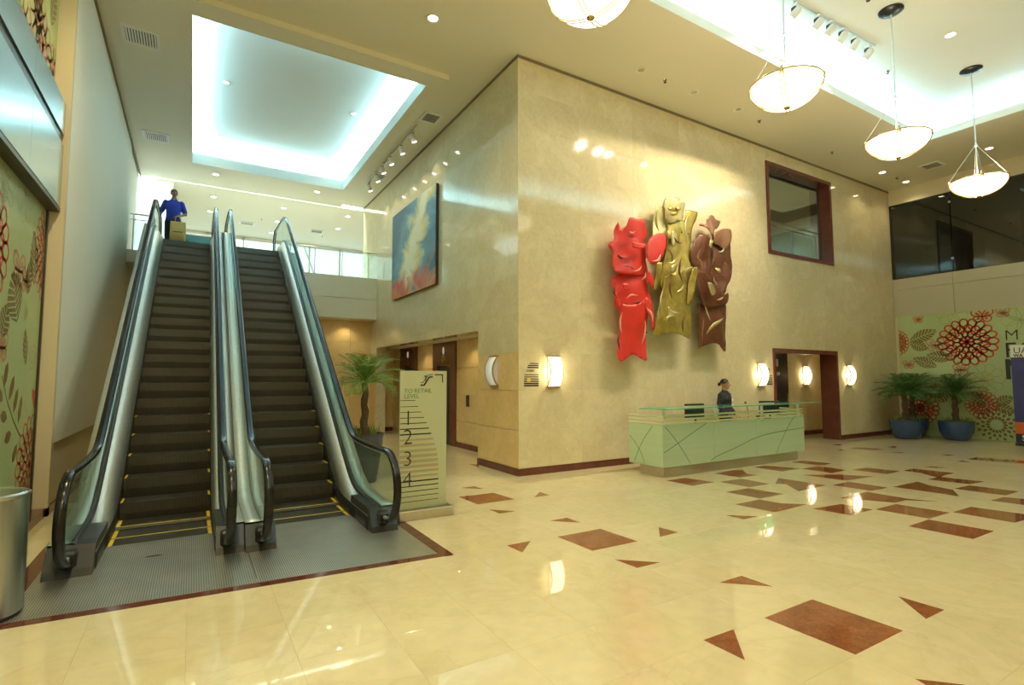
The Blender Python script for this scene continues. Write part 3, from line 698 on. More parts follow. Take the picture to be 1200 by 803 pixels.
# teal parapet behind the head
M['teal'] = simple('teal_parapet', (.03, .13, .13), .25, noise_amt=.2, nscale=2)
tp = thing('parapet', 'dark teal parapet behind the escalator landing', 'parapet', (0, 17.5, 4.65))
obj('panel', MB().bbox(-.75, .78, 17.45, 17.55, 4.65, 5.74, .01), 'teal', tp); obj('coping', MB().bbox(-.77, .80, 17.43, 17.57, 5.74, 5.78, .008), 'white', tp)
# balcony glass balustrade
gb = thing('glass_balustrade', 'clear glass balustrade with slim steel rail along the pale balcony edge', 'balustrade', (3.3, 15.8, 4.65))
obj('rail', MB().bbox(1.98, CX-.01, 15.78, 15.83, 5.42, 5.45, .006), 'steel', gb)
px = [1.98, 2.9, 3.67, 4.45, CX-.01]
for i in range(4):
    obj('glass_panel', MB().box(px[i]+.02, px[i+1]-.02, 15.80, 15.81, 4.66, 5.41), 'glass', gb)
    if i: obj('post', MB().bbox(px[i]-.012, px[i]+.012, 15.79, 15.82, 4.65, 5.42, .002), 'white', gb)

# ================================================================== LEFT MURAL BAY
XM = -1.58
M['mural'] = simple('pale_green_print', (.44, .54, .27), .35, noise_amt=.12, nscale=1.2)
M['mural_up'] = simple('pale_green_upper_print', (.40, .50, .22), .3, noise_amt=.35, nscale=2.0)
M['p_red'] = simple('red_print', (.55, .045, .025), .35, noise_amt=.1)
M['p_brown'] = simple('olive_brown_print', (.20, .13, .035), .35, noise_amt=.1)
M['p_pink'] = simple('faded_pink_print', (.50, .22, .12), .35, noise_amt=.1)
M['p_tan'] = simple('faded_tan_print', (.42, .36, .16), .35, noise_amt=.1)
M['p_white'] = simple('cream_print', (.62, .62, .42), .35, noise_amt=.05)
M['ink'] = simple('black_print', (.02, .02, .022), .4, noise_amt=.1)
ml = thing('mural', 'pale green floral printed hoarding with red bird beside the steel litter bin', 'mural', (XM, 6.2, 0), 'floral hoardings')
obj('board', MB().bbox(XM-.04, XM, 2.4, 8.24, .0, 3.72, .004), 'mural', ml)
obj('edge_trim', MB().bbox(XM-.02, XM+.02, 8.245, 8.29, .0, 3.72, .004), 'dark_metal', ml)
mu = thing('mural', 'upper pale green floral print above the metal fascia by the white wall', 'mural', (XM, 6.2, 5.1), 'floral hoardings')
obj('board', MB().bbox(XM-.04, XM, 2.4, 8.27, 5.05, 7.28, .004), 'mural_up', mu)
fs = thing('metal_fascia', 'brushed aluminium clad fascia beam with a dark band above the floral print', 'fascia', (-1.5, 6.2, 3.7))
YJ = [2.4, 4.6, 6.85, 8.29]
for i in range(3):
    obj('cladding_panel', MB().bbox(-1.62, -1.46, YJ[i]+.004, YJ[i+1]-.004, 3.72, 4.50, .004), 'alu', fs)
    obj('cladding_panel', MB().bbox(-1.62, -1.46, YJ[i]+.004, YJ[i+1]-.004, 4.62, 5.02, .004), 'alu', fs)
obj('dark_band', MB().bbox(-1.60, -1.48, 2.4, 8.29, 4.50, 4.62, .002), 'dark_metal', fs)
obj('soffit', MB().bbox(-1.72, -1.46, 2.4, 8.29, 3.66, 3.715, .004), 'dark_metal', fs)

# motif builders return 2D polygons lists (u, v)
def ribbon(pts, w, closed=False):
    n = len(pts); quads = []
    L = []; Rr = []
    for i in range(n):
        if closed: a, b_ = pts[i-1], pts[(i+1) % n]
        else: a, b_ = pts[max(i-1, 0)], pts[min(i+1, n-1)]
        t = Vector((b_[0]-a[0], b_[1]-a[1])); t = t.normalized() if t.length > 1e-9 else Vector((1, 0)); nn = Vector((-t.y, t.x))*(w if not callable(w) else w(i/(n-1)))/2
        L.append((pts[i][0]+nn.x, pts[i][1]+nn.y)); Rr.append((pts[i][0]-nn.x, pts[i][1]-nn.y))
    for i in range(n if closed else n-1):
        j = (i+1) % n; quads.append([L[i], L[j], Rr[j], Rr[i]])
    return quads
def petal(cx, cy_, a, r0, r1, wd, n=7):
    pts = []
    for i in range(n+1):
        t = i/n; r_ = r0+(r1-r0)*t; hw = wd*math.sin(PI*min(1, t*.72+.02))**.8*(1 if t < .97 else .6); pts.append((r_, hw))
    pts += [(r1+(r1-r0)*.06, 0)]+[(p[0], -p[1]) for p in pts[::-1]]
    c, s_ = math.cos(a), math.sin(a)
    return [(cx+p[0]*c-p[1]*s_, cy_+p[0]*s_+p[1]*c) for p in pts]
def chrys(c, R_, w=.02, rings=4, sx=1.0):
    q = []; w *= .72
    for k in range(rings):
        r0 = R_*k/rings*.92; r1 = R_*(k+1)/rings; n = int(7+k*4)
        for i in range(n):
            a = 2*PI*(i+.5*(k % 2))/n; q += ribbon(petal(0, 0, a, r0*.80+.02*R_, r1, PI*r1/n*.80), w, True)
    return [[(c[0]+p[0]*sx, c[1]+p[1]) for p in f] for f in q]
def burst(c, R_, w=.02, n=16, rings=3, sx=1.0):
    q = []
    for k in range(rings):
        for i in range(n):
            a = 2*PI*(i+.5*k)/n; r0 = R_*(.3+.25*k); r1 = r0+R_*.22
            q += [[(c[0]+sx*x, c[1]+y) for x, y in petal(0, 0, a, r0, r1, w, 4)]]
    return q
def leaf(c, a, L_, W_, n=8, sx=1.0):
    """a ribbed leaf: separate blade segments on both sides of a midrib gap"""
    q = []
    hw = lambda t: W_*math.sin(PI*min(max(t, 0.02), .98))**.8
    for sgn in (-1, 1):
        for i in range(n):
            t0 = i/n; t1 = (i+.72)/n; k = .16
            q.append([(L_*t0, sgn*.012*L_), (L_*t1, sgn*.012*L_), (L_*min(t1+k, 1), sgn*hw(min(t1+k, .97))), (L_*min(t0+k, .97), sgn*hw(min(t0+k, .95)))])
    cs, sn = math.cos(a), math.sin(a)
    return [[(c[0]+(p[0]*cs-p[1]*sn)*sx, c[1]+p[0]*sn+p[1]*cs) for p in f] for f in q]
def blob(c, pts, sx=1.0): return [[(c[0]+x*sx, c[1]+y) for x, y in pts]]
def butterfly(c, s_, w, sx=1.0):
    q = []
    for a, r_ in ((.7, 1), (2.44, 1), (-.6, .75), (-2.54, .75)): q += ribbon(petal(0, 0, a, .05*s_, r_*s_, .33*s_), w, True)+[petal(0, 0, a, .2*s_, r_*s_*.7, .12*s_)]
    return [[(c[0]+p[0]*sx, c[1]+p[1]) for p in f] for f in q]
def clip_poly(p, B):
    for k, lim, sg_ in ((0, B[0], 1), (0, B[1], -1), (1, B[2], 1), (1, B[3], -1)):
        out = []
        for i in range(len(p)):
            a, c = p[i-1], p[i]; da, dc = sg_*(a[k]-lim), sg_*(c[k]-lim)
            if (da >= 0) != (dc >= 0):
                t_ = da/(da-dc); out.append((a[0]+(c[0]-a[0])*t_, a[1]+(c[1]-a[1])*t_))
            if dc >= 0: out.append(c)
        p = out
        if len(p) < 3: return None
    return p
def print_on(parent, name, ax, face, sgn, polys, mat, th=.0012, B=None):
    mb = MB()
    if B is None and ax == 'x': B = (2.42, 8.22, .02, 3.65) if parent == ml else (2.42, 8.25, 5.07, 7.26) if parent == mu else (-1.9, 7.44, .02, 3.42) if parent.name.startswith('mural') else None
    for p in polys:
        if B: p = clip_poly([tuple(q) for q in p], B)
        if not p: continue
        n = len(p); P = (lambda u, v, t: (t, u, v)) if ax == 'x' else (lambda u, v, t: (u, t, v))
        mb.add([P(u, v, face+sgn*th) for u, v in p], [tuple(range(n))])
    me_o = obj(name, mb, mat, parent); return me_o
def LM(px, py): p = on(px, py, 'x', XM); return (p.y, p.z)
def pr(nm_, polys, mat, par=ml, th=.0012): return print_on(par, nm_, 'x', XM, 1, polys, mat, th)
pr('printed_flower', chrys(LM(34, 545), .56, .034, 4, .98), 'p_red')
pr('printed_flower', chrys(LM(54, 301), .56, .032, 5, .95), 'p_red')
pr('printed_flower', chrys(LM(-8, 285), .50, .045, 3, .9), 'p_red')
pr('printed_leaf', leaf(LM(40, 335), R(102), .62, .17, 9), 'p_brown')
pr('printed_leaf', leaf(LM(32, 345), R(80), .42, .13, 7), 'p_brown')
pr('printed_leaf', leaf(LM(20, 378), R(118), .55, .26, 9), 'p_brown')
pr('printed_leaf', leaf(LM(30, 428), R(105), .40, .1, 7), 'p_brown')
pr('printed_leaf', leaf(LM(2, 395), R(70), .35, .16, 6), 'p_brown')
br = ribbon([LM(24, 512), LM(16, 495), LM(8, 470), LM(2, 440)], .022)
for px, py, a, l in ((4, 455, 70, .28), (10, 470, 60, .30), (15, 485, 62, .30), (21, 497, 75, .32), (3, 470, 150, .2), (8, 490, 170, .22), (13, 508, 195, .22), (20, 520, 230, .24)):
    c = LM(px, py); cs, sn = math.cos(R(a)), math.sin(R(a)); br.append([(c[0]+x*cs-y*sn, c[1]+x*sn+y*cs) for x, y in ((0, 0), (l*.35, .06), (l*.75, .055), (l, 0), (l*.75, -.055), (l*.35, -.06))])
pr('printed_branch', br, 'p_brown')
bc = LM(43, 455)
bird = [(.02, -.30), (-.10, -.22), (-.20, -.10), (-.22, .0), (-.10, -.03), (-.02, .03), (.02, .16), (.05, .30), (.12, .34), (.19, .30), (.2, .1), (.2, -.05), (.15, -.2), (.08, -.29)]
pr('printed_bird', blob(bc, bird), 'p_red')
pr('printed_swirl', sum([ribbon([(bc[0]+.02+.035*math.cos(t)+.02*k, bc[1]-.08+.045*k+.03*math.sin(t)) for t in [i*PI/5 for i in range(10)]], .01, True) for k in range(5)], []), 'p_white', th=.002)
def spiral(c, r_, w=.012, t=2.2): return ribbon([(c[0]+r_*(1-i/26*.85)*math.cos(i/26*2*PI*t), c[1]+r_*(1-i/26*.85)*math.sin(i/26*2*PI*t)) for i in range(27)], w)
pr('printed_swirl', spiral(LM(38, 420), .17, .014), 'p_tan')
pr('printed_swirl', spiral(LM(30, 368), .09, .012), 'p_tan')
pr('printed_swirl', ribbon([LM(28, 470), LM(32, 490), LM(42, 500), LM(53, 502)], .014), 'p_tan')
pr('printed_flower', burst(LM(49, 400), .22, .02, 10, 2), 'p_white')
pr('printed_butterfly', butterfly(LM(22, 318), .24, .03), 'p_pink')
pr('printed_butterfly', butterfly(LM(30, 330), .18, .03), 'p_pink')
pr('printed_butterfly', butterfly(LM(2, 408), .2, .03), 'p_pink')
pr('printed_butterfly', butterfly(LM(50, 372), .14, .02), 'p_pink')
pr('printed_flower', chrys(LM(4, 215), .33, .014, 2), 'p_tan')
pr('printed_flower', chrys(LM(30, 228), .3, .014, 1), 'p_tan')
for (px, py, R_) in ((27, 30, .34), (50, 55, .4), (62, 85, .3), (45, 20, .35)):
    c = on(px, py, 'x', XM); print_on(mu, 'printed_flower', 'x', XM, 1, chrys((c.y, c.z), R_, .04, 2), 'p_pink')
for (px, py, a) in ((60, 30, 80), (44, 45, 95), (66, 110, 85)):
    c = on(px, py, 'x', XM); print_on(mu, 'printed_leaf', 'x', XM, 1, leaf((c.y, c.z), R(a), .6, .16, 7), 'p_brown')

# ================================================================== RIGHT MURAL
XQ = XR-.06
mr_ = thing('mural', 'pale green floral printed hoarding with big red bloom behind the blue planters', 'mural', (XQ, 4.5, 0), 'floral hoardings')
obj('board', MB().bbox(XQ, XQ+.05, -2.0, 7.46, 0, 3.44, .004), 'mural', mr_)
def RM(px, py): p = on(px, py, 'x', XQ); return (p.y, p.z)
pq = lambda nm_, polys, mat, th=.002: print_on(mr_, nm_, 'x', XQ, -1, polys, mat, th)
pq('printed_flower', chrys(RM(1133, 401), .62, .05, 4, 1.05), 'p_red')
pq('printed_flower', chrys(RM(1052, 402), .36, .035, 4, .8), 'p_red')
pq('printed_flower', chrys(RM(1078, 478), .46, .04, 4), 'p_red')
pq('printed_flower', chrys(RM(1150, 474), .36, .03, 4), 'p_red')
pq('printed_flower', chrys(RM(1153, 445), .42, .02, 2), 'p_tan')
pq('printed_flower', chrys(RM(1115, 366), .36, .02, 1), 'p_tan')
pq('printed_flower', chrys(RM(1196, 375), .36, .02, 1), 'p_tan')
pq('printed_burst', burst(RM(1168, 498), .42, .034, 16, 3), 'p_brown')['kind'] = 'stuff'
pq('printed_leaf', leaf(RM(1066, 400), R(158), .72, .17, 9), 'p_brown')
pq('printed_leaf', leaf(RM(1066, 402), R(205), .48, .15, 8), 'p_brown')
pq('printed_leaf', leaf(RM(1117, 420), R(10), .62, .16, 9), 'p_brown')
pq('printed_leaf', leaf(RM(1122, 425), R(208), .05, .02, 3), 'p_brown')
pq('printed_leaf', leaf(RM(1098, 430), R(25), .62, .15, 9), 'p_brown')
pq('printed_leaf', leaf(RM(1108, 455), R(-20), .5, .2, 5), 'p_brown')
pq('printed_leaf', leaf(RM(1110, 462), R(-45), .3, .14, 4), 'p_brown')
pq('printed_leaf', leaf(RM(1166, 474), R(150), .42, .13, 7), 'p_brown')
pq('printed_leaf', leaf(RM(1166, 476), R(200), .42, .13, 7), 'p_brown')
pq('printed_butterfly', butterfly(RM(1151, 371), .24, .03, 1.1), 'p_red')
pq('printed_butterfly', butterfly(RM(1096, 405), .24, .03), 'p_pink')
pq('printed_butterfly', butterfly(RM(1126, 434), .2, .03), 'p_pink')
pq('printed_butterfly', butterfly(RM(1065, 428), .16, .03), 'p_pink')
pq('printed_butterfly', butterfly(RM(1175, 367), .16, .03), 'p_pink')
pq('printed_butterfly', butterfly(RM(1076, 375), .14, .03), 'p_pink')
pq('printed_swirl', spiral(RM(1083, 424), .16, .02), 'p_tan')
pq('printed_swirl', spiral(RM(1145, 500), .25, .02, 1.2), 'p_tan')

def text(body, size, M4, mat, parent, name='lettering', bold=0.0, ext=.001, align='LEFT', sx=1.0):
    cu = bpy.data.curves.new(name, 'FONT'); cu.body = body; cu.size = size; cu.extrude = ext; cu.offset = bold; cu.align_x = align; cu.resolution_u = 3
    t = bpy.data.objects.new(name, cu); COL.objects.link(t)
    dg = bpy.context.evaluated_depsgraph_get(); me = bpy.data.meshes.new_from_object(t.evaluated_get(dg))
    bpy.data.objects.remove(t)
    off = Vector((0, 0, 0)); p = parent
    while p is not None: off += p.location; p = p.parent
    for v in me.vertices: v.co = (M4 @ Vector((v.co.x*sx, v.co.y, v.co.z)))-off
    me.materials.clear(); me.materials.append(M[mat]); o = bpy.data.objects.new(name, me); COL.objects.link(o); o.parent = parent; return o
def face_minus_x(x, y, z): return Matrix(((0, 0, -1, x), (-1, 0, 0, y), (0, 1, 0, z), (0, 0, 0, 1)))     # letters read along -y
def face_minus_y(x, y, z): return Matrix(((1, 0, 0, x), (0, 0, -1, y), (0, 1, 0, z), (0, 0, 0, 1)))
a = RM(1177, 399); text('M', .38, face_minus_x(XQ-.003, a[0], a[1]), 'ink', mr_, bold=-.004)
a = RM(1177, 419); text('FO', .55, face_minus_x(XQ-.003, a[0], a[1]), 'ink', mr_)
a = RM(1177, 444); text('N', .72, face_minus_x(XQ-.003, a[0], a[1]), 'ink', mr_, bold=.014)
# banner stand
bn = thing('banner_stand', 'dark blue roll-up banner with orange and black bands before the floral print', 'banner', (17.1, 4.4, 0))
M['b_blue'] = simple('banner_blue', (.05, .05, .20), .4, noise_amt=.3, nscale=3); M['b_orange'] = simple('banner_orange', (.6, .12, .03), .4, noise_amt=.1); M['b_dark'] = simple('banner_black', (.02, .02, .05), .4, noise_amt=.1)
bx = 17.1
b0 = on(1188.5, 480, 'x', bx).y
for z0, z1, mt in ((.06, .28, 'b_dark'), (.28, .56, 'b_orange'), (.56, 2.12, 'b_blue'), (2.12, 2.42, 'white')): obj('banner_band', MB().box(bx-.004, bx+.004, b0-1.0, b0, z0, z1), mt, bn)
obj('base', MB().bbox(bx-.09, bx+.09, b0-1.0, b0, 0, .06, .01), 'steel_dark', bn); obj('pole', MB().cyl((bx+.03, b0-.5, .06), (bx+.03, b0-.5, 2.42), .012, 8), 'steel', bn)
text('UA', .2, face_minus_x(bx-.006, b0-.05, 2.22), 'b_dark', bn); text('WA', .1, face_minus_x(bx-.006, b0-.05, 2.13), 'b_dark', bn, bold=.004)
text('s', .3, face_minus_x(bx-.006, b0-.1, .12), 'white', bn)

# ================================================================== CEILING LAMPS
def downlight(x, y, z, label, on_=True, r=.085, power=24, group='recessed ceiling downlights'):
    t = thing('downlight', label, 'ceiling light', (x, y, z), group)
    prof = [(r, 0), (r+.025, -.004), (r+.03, -.012), (r+.018, -.016), (r-.006, -.010), (r-.012, 0)]
    obj('trim_ring', MB().lathe(prof, 20, (x, y, z), cap=False), 'white', t, smooth=True)
    obj('lens', MB().lathe([(r-.012, -.002), (r-.03, -.006), (.002, -.007)], 20, (x, y, z)), 'lens' if on_ else 'lens_off', t, smooth=True)
    if on_ and power: light('spot_lamp', 'SPOT', (x, y, z-.03), power*P_DOWN, WARM, .05, parent=t, spot=R(160 if power > 150 else 125))
    return t
downlight(3.05, 7.45, CZ, 'lit downlight alone on the cream ceiling just in front of the marble corner', power=130)
downlight(16.7, 4.77, CZ, 'lit downlight over the rightmost pendant bowl', power=45)
downlight(16.13, 6.89, CZ, 'lit downlight in the wall soffit, first past the framed window', power=40)
downlight(17.5, 6.88, CZ, 'lit downlight in the soffit at the far corner above the smoked glass', power=40)
downlight(11.6, 3.75, 7.86, 'lit downlight on the raised ceiling between two pendant rods', power=90)
for k, (x, y, l) in enumerate(((6.88, 6.78, 'dim recessed spotlight nearest the marble corner in the sculpture soffit'), (8.33, 6.79, 'dim recessed spotlight in the middle of the sculpture soffit'), (9.68, 6.76, 'dim recessed spotlight in the soffit above the brown sculpture'))):
    t = downlight(x, y, CZ, l, on_=False, r=.07)
    pass
downlight(.35, 16.2, 7.20, 'lit downlight in the escalator ceiling nearest the blue-shirted man', power=50)
downlight(2.99, 16.2, 7.20, 'lit downlight in the escalator ceiling nearest the balcony slot', power=50)
for x, y, l in ((.39, 12.2, 'small lit fixture inside the escalator cove, near the first grille'), (3.02, 12.15, 'small lit fixture inside the escalator cove, near the track spots'), (.39, 15.1, 'small lit fixture at the far corner of the escalator cove beside the white wall'), (3.04, 15.05, 'small lit fixture at the far corner of the escalator cove on the painting side')):
    downlight(x, y, 7.82, l, r=.06, power=8, group='fixtures inside the escalator cove')
for x, y, l in ((.36, 18.59, 'upper hall downlight nearest above the man'), (2.4, 18.66, 'upper hall downlight in the nearest row, middle one'), (4.46, 18.49, 'upper hall downlight in the nearest row beside the marble wall end'), (.31, 20.31, 'upper hall downlight in the second row above the escalator heads'),
                (4.51, 20.22, 'upper hall downlight in the second row beside the marble wall end'), (2.43, 20.4, 'upper hall downlight in the middle of the second row'), (2.43, 22.1, 'upper hall downlight in the farthest row before the windows')):
    downlight(x, y, 7.30, l, power=16, group='downlights of the upper hall')
for x, y, l in ((5.08, 13.4, 'tiny lobby downlight between the two lift portals'), (5.08, 10.64, 'tiny lobby downlight over the call plate')):
    downlight(x, y, 2.545, l, r=.04, power=22, group='lift lobby downlights')
for x in (2.6, 3.9): downlight(x, 16.0, 3.40, {2.6: 'downlight under the balcony soffit nearest the escalator', 3.9: 'downlight under the balcony soffit nearest the marble block'}[x], r=.05, power=22, group='downlights under the balcony')
downlight(15.2, 8.3, 2.45, 'small downlight in the doorway recess ceiling', r=.04, power=6)
# added fill downlights on the unseen lobby ceiling, strongest on the escalator side
for x in (-.2, 4.0, 8.5, 13.0):
    for y in (-2.6, -.2): downlight(x, y, CZ, 'added unseen downlight in the %s row over the %s of the rear lobby' % ({-2.6: 'back', -.2: 'front'}[y], {-.2: 'escalator side', 4.0: 'first bay', 8.5: 'second bay', 13.0: 'planter side'}[x]), power={-.2: 420, 4.0: 140, 8.5: 65, 13.0: 30}[x], group='added rear lobby fill downlights')
for y in (3.0, 6.3): downlight(-.2, y, CZ, {3.0: 'added unseen downlight beside the near end of the metal fascia', 6.3: 'added unseen downlight beside the far end of the metal fascia'}[y], power=420, group='added side lobby fill downlights')  # added out-of-view lamps that brighten the white wall and left mural
# sprinklers, detectors
for x, y, z, l in ((7.52, 6.79, CZ, 'small dark sprinkler head between the soffit spotlights'), (10.5, 6.83, CZ, 'small dark sprinkler head past the soffit spotlights'), (13.56, 6.88, CZ, 'small dark sprinkler head in the soffit above the framed window'), (16.9, 6.86, CZ, 'small dark sprinkler head between two soffit downlights'),
                   (11.9, 4.9, 7.86, 'small dark sprinkler head on the raised ceiling near the pendant canopy'), (9.3, 4.05, 7.86, 'small dark sprinkler head on the raised ceiling beside the track spots'), (1.9, 20.3, 7.30, 'small dark sprinkler head on the upper hall ceiling, middle'), (4.2, 21.5, 7.30, 'small dark sprinkler head on the upper hall ceiling, marble side')):
    s_ = thing('sprinkler', l, 'sprinkler', (x, y, z), 'ceiling sprinklers')
    obj('escutcheon', MB().lathe([(.045, 0), (.04, -.012), (.015, -.016)], 14, (x, y, z)), 'chrome', s_, smooth=True)
    obj('head', MB().lathe([(.012, -.012), (.012, -.04), (.03, -.045), (.03, -.05), (.004, -.052)], 12, (x, y, z)), 'dark_metal', s_, smooth=True)
# air grilles
def grille(x, y, z, w_, d_, label):
    t = thing('air_grille', label, 'air vent', (x, y, z), 'ceiling air grilles')
    hx, hy = w_/2, d_/2; fm = MB(); f_ = .05
    fm.box(x-hx, x+hx, y-hy, y-hy+f_, z-.018, z).box(x-hx, x+hx, y+hy-f_, y+hy, z-.018, z).box(x-hx, x-hx+f_, y-hy+f_, y+hy-f_, z-.018, z).box(x+hx-f_, x+hx, y-hy+f_, y+hy-f_, z-.018, z)
    obj('frame', fm, 'white', t); obj('backing', MB().box(x-hx+f_, x+hx-f_, y-hy+f_, y+hy-f_, z-.002, z-.0005), 'grille_dark', t)
    n = 11
    for i in range(n):
        xx = x-hx+f_+(i+.5)*(w_-2*f_)/n
        obj('slat', MB().prism([(xx-.010, z-.016), (xx-.007, z-.018), (xx+.012, z-.003), (xx+.008, z-.002)], 'y', y-hy+f_, y+hy-f_) if False else MB().add([(xx-.012, y-hy+f_, z-.016), (xx-.008, y-hy+f_, z-.018), (xx+.012, y-hy+f_, z-.003), (xx+.008, y-hy+f_, z-.0025), (xx-.012, y+hy-f_, z-.016), (xx-.008, y+hy-f_, z-.018), (xx+.012, y+hy-f_, z-.003), (xx+.008, y+hy-f_, z-.0025)], [(0, 1, 2, 3), (4, 5, 6, 7), (0, 1, 5, 4), (1, 2, 6, 5), (2, 3, 7, 6), (3, 0, 4, 7)]), 'white', t)
grille(-.91, 10.2, 7.2, .52, .52, 'square air grille nearest the viewer beside the white wall')
grille(-.91, 14.33, 7.2, .52, .52, 'square air grille farther along beside the white wall')
grille(4.25, 10.45, CZ, .42, .45, 'dark air grille at the near end of the track spots over the painting')
grille(4.28, 14.3, CZ, .40, .45, 'dark air grille at the far end of the track spots over the painting')
grille(16.75, 5.97, CZ, .5, .45, 'air grille in the soffit near the smoked glass corner')
grille(3.9, 21.0, 7.30, .5, .45, 'small air grille on the upper hall ceiling, near the marble wall')
grille(1.5, 21.2, 7.30, .5, .45, 'small air grille on the upper hall ceiling, above the escalator heads')
# track spots
def track(z, p0, p1, label): 
    t = thing('light_track', label, 'light track', ((p0[0]+p1[0])/2, (p0[1]+p1[1])/2, z), 'ceiling light tracks')
    a = Vector((p0[0], p0[1], z-.02)); b_ = Vector((p1[0], p1[1], z-.02))
    obj('rail', MB().tube([a, b_], .018, 4), 'steel', t)
def track_head(x, y, z, aim, label, group, mat='lens_track', power=0):
    t = thing('track_spotlight', label, 'spotlight', (x, y, z), group)
    obj('adapter', MB().bbox(x-.03, x+.03, y-.05, y+.05, z-.07, z-.035, .004), 'white', t)
    obj('yoke', MB().cyl((x, y, z-.07), (x, y, z-.14), .012, 8), 'white', t)
    a = Vector(aim).normalized(); c = Vector((x, y, z-.19)); p0 = c-a*.09; p1 = c+a*.10
    obj('lamp_can', MB().tube([p0, p0+a*.02, p1-a*.01, p1], [.035, .058, .062, .064], 14), 'white', t, smooth=True)
    obj('gearbox', MB().bbox(x-.025, x+.025, y-.02, y+.06, z-.15, z-.08, .006), 'black', t)
    obj('lens', MB().cyl(p1, p1+a*.004, .054, 14), mat, t, smooth=True)
    if power: 
        l = light('spot_lamp', 'SPOT', p1+a*.02, power, (1.0, .84, .58), .03, parent=t, spot=R(75)); l.rotation_euler = a.to_track_quat('-Z', 'Y').to_euler()
track(CZ, (4.10, 10.9), (4.17, 15.0), 'thin ceiling track over the painting')
for k, (x, y) in enumerate(((4.11, 11.17), (4.10, 11.92), (4.08, 12.68), (4.08, 13.33), (4.13, 13.99), (4.16, 14.82))):
    track_head(x, y, CZ, (.42, .0, -1), ('nearest', 'second nearest', 'third nearest', 'fourth nearest', 'second farthest', 'farthest')[k]+' white track spot of the row over the painting', 'track spots over the painting', power=24)
track(7.86, (8.3, 4.72), (10.75, 4.60), 'thin ceiling track on the raised lobby ceiling')
for k, (x, y) in enumerate(((8.35, 4.72), (8.95, 4.68), (9.30, 4.66), (9.68, 4.65), (10.1, 4.65), (10.6, 4.66))):
    track_head(x, y, 7.86, ((-.45, -.3, -.2, -.1, -.12, -.2)[k], .74, -.85), ('frame-edge', 'second', 'third', 'fourth', 'fifth', 'last')[k]+' white track spot of the row on the raised lobby ceiling', 'track spots on the raised lobby ceiling', power=230)
# pendants
def pendant(x, y, zr, label):
    t = thing('pendant_light', label, 'pendant lamp', (x, y, zr), 'alabaster bowl pendants'); Rr = .445; D = .31
    prof = []
    for i in range(15):
        a = PI/2*i/14; prof.append((max(Rr*math.sin(PI/2-a), .004), -D*math.sin(a)**1.15))
    prof = prof[::-1]
    bowl = obj('bowl', MB().lathe(prof, 36, (x, y, zr), cap=False), 'bowl', t, smooth=True)
    rim = [(x+Rr*1.012*math.cos(2*PI*i/48), y+Rr*1.012*math.sin(2*PI*i/48), zr+.005) for i in range(48)]
    obj('rim', MB().tube(rim, .012, 6, closed=True), 'brass', t, smooth=True)
    rim2 = [(p[0], p[1], p[2]-.045) for p in rim]; obj('rim', MB().tube(rim2, .006, 6, closed=True), 'brass', t, smooth=True)
    for k in range(4):
        a = R(25)+k*PI/2; u_ = Vector((math.cos(a), math.sin(a), 0)); v_ = Vector((-u_.y, u_.x, 0))
        for s_ in (-.022, .022):
            pts = [Vector((x, y, zr))+u_*(r_*1.01+.006)+v_*s_+Vector((0, 0, z_-.006)) for r_, z_ in prof[1:]]
            obj('strap', MB().tube(pts, .007, 5), 'brass', t, smooth=True)
        obj('clip', MB().cyl((x+u_.x*Rr*1.02, y+u_.y*Rr*1.02, zr-.03), (x+u_.x*Rr*1.02, y+u_.y*Rr*1.02, zr+.06), .016, 8), 'brass', t)
        obj('wire', MB().tube([(x+u_.x*Rr*1.02, y+u_.y*Rr*1.02, zr+.05), (x+u_.x*.02, y+u_.y*.02, zr+.72)], .0026, 5), 'steel', t)
    obj('finial', MB().lathe([(.004, -.03), (.03, -.022), (.045, -.006), (.04, .004)], 16, (x, y, zr-D)), 'brass', t, smooth=True)
    obj('rod', MB().cyl((x, y, zr-.02), (x, y, 7.84), .013, 10), 'steel', t, smooth=True)
    obj('collar', MB().lathe([(.014, -.03), (.035, -.015), (.035, .015), (.014, .03)], 14, (x, y, zr+.72)), 'steel', t, smooth=True)
    obj('canopy', MB().lathe([(.015, -.07), (.06, -.06), (.16, -.04), (.185, -.02), (.185, 0)], 24, (x, y, 7.86)), 'steel_dark', t, smooth=True)
    light('bulb', 'POINT', (x, y, zr+.1), 52, (1.0, .86, .55), .12, parent=t)
pendant(3.36, 4.0, 5.62, 'nearest glowing bowl pendant, cut off by the top of the picture')
pendant(6.78, 4.0, 5.60, 'second nearest glowing bowl pendant on a rod')
pendant(9.95, 4.0, 5.60, 'third glowing bowl pendant, beside the end of the spot track')
pendant(13.3, 4.0, 5.55, 'farthest glowing bowl pendant in front of the smoked glass')
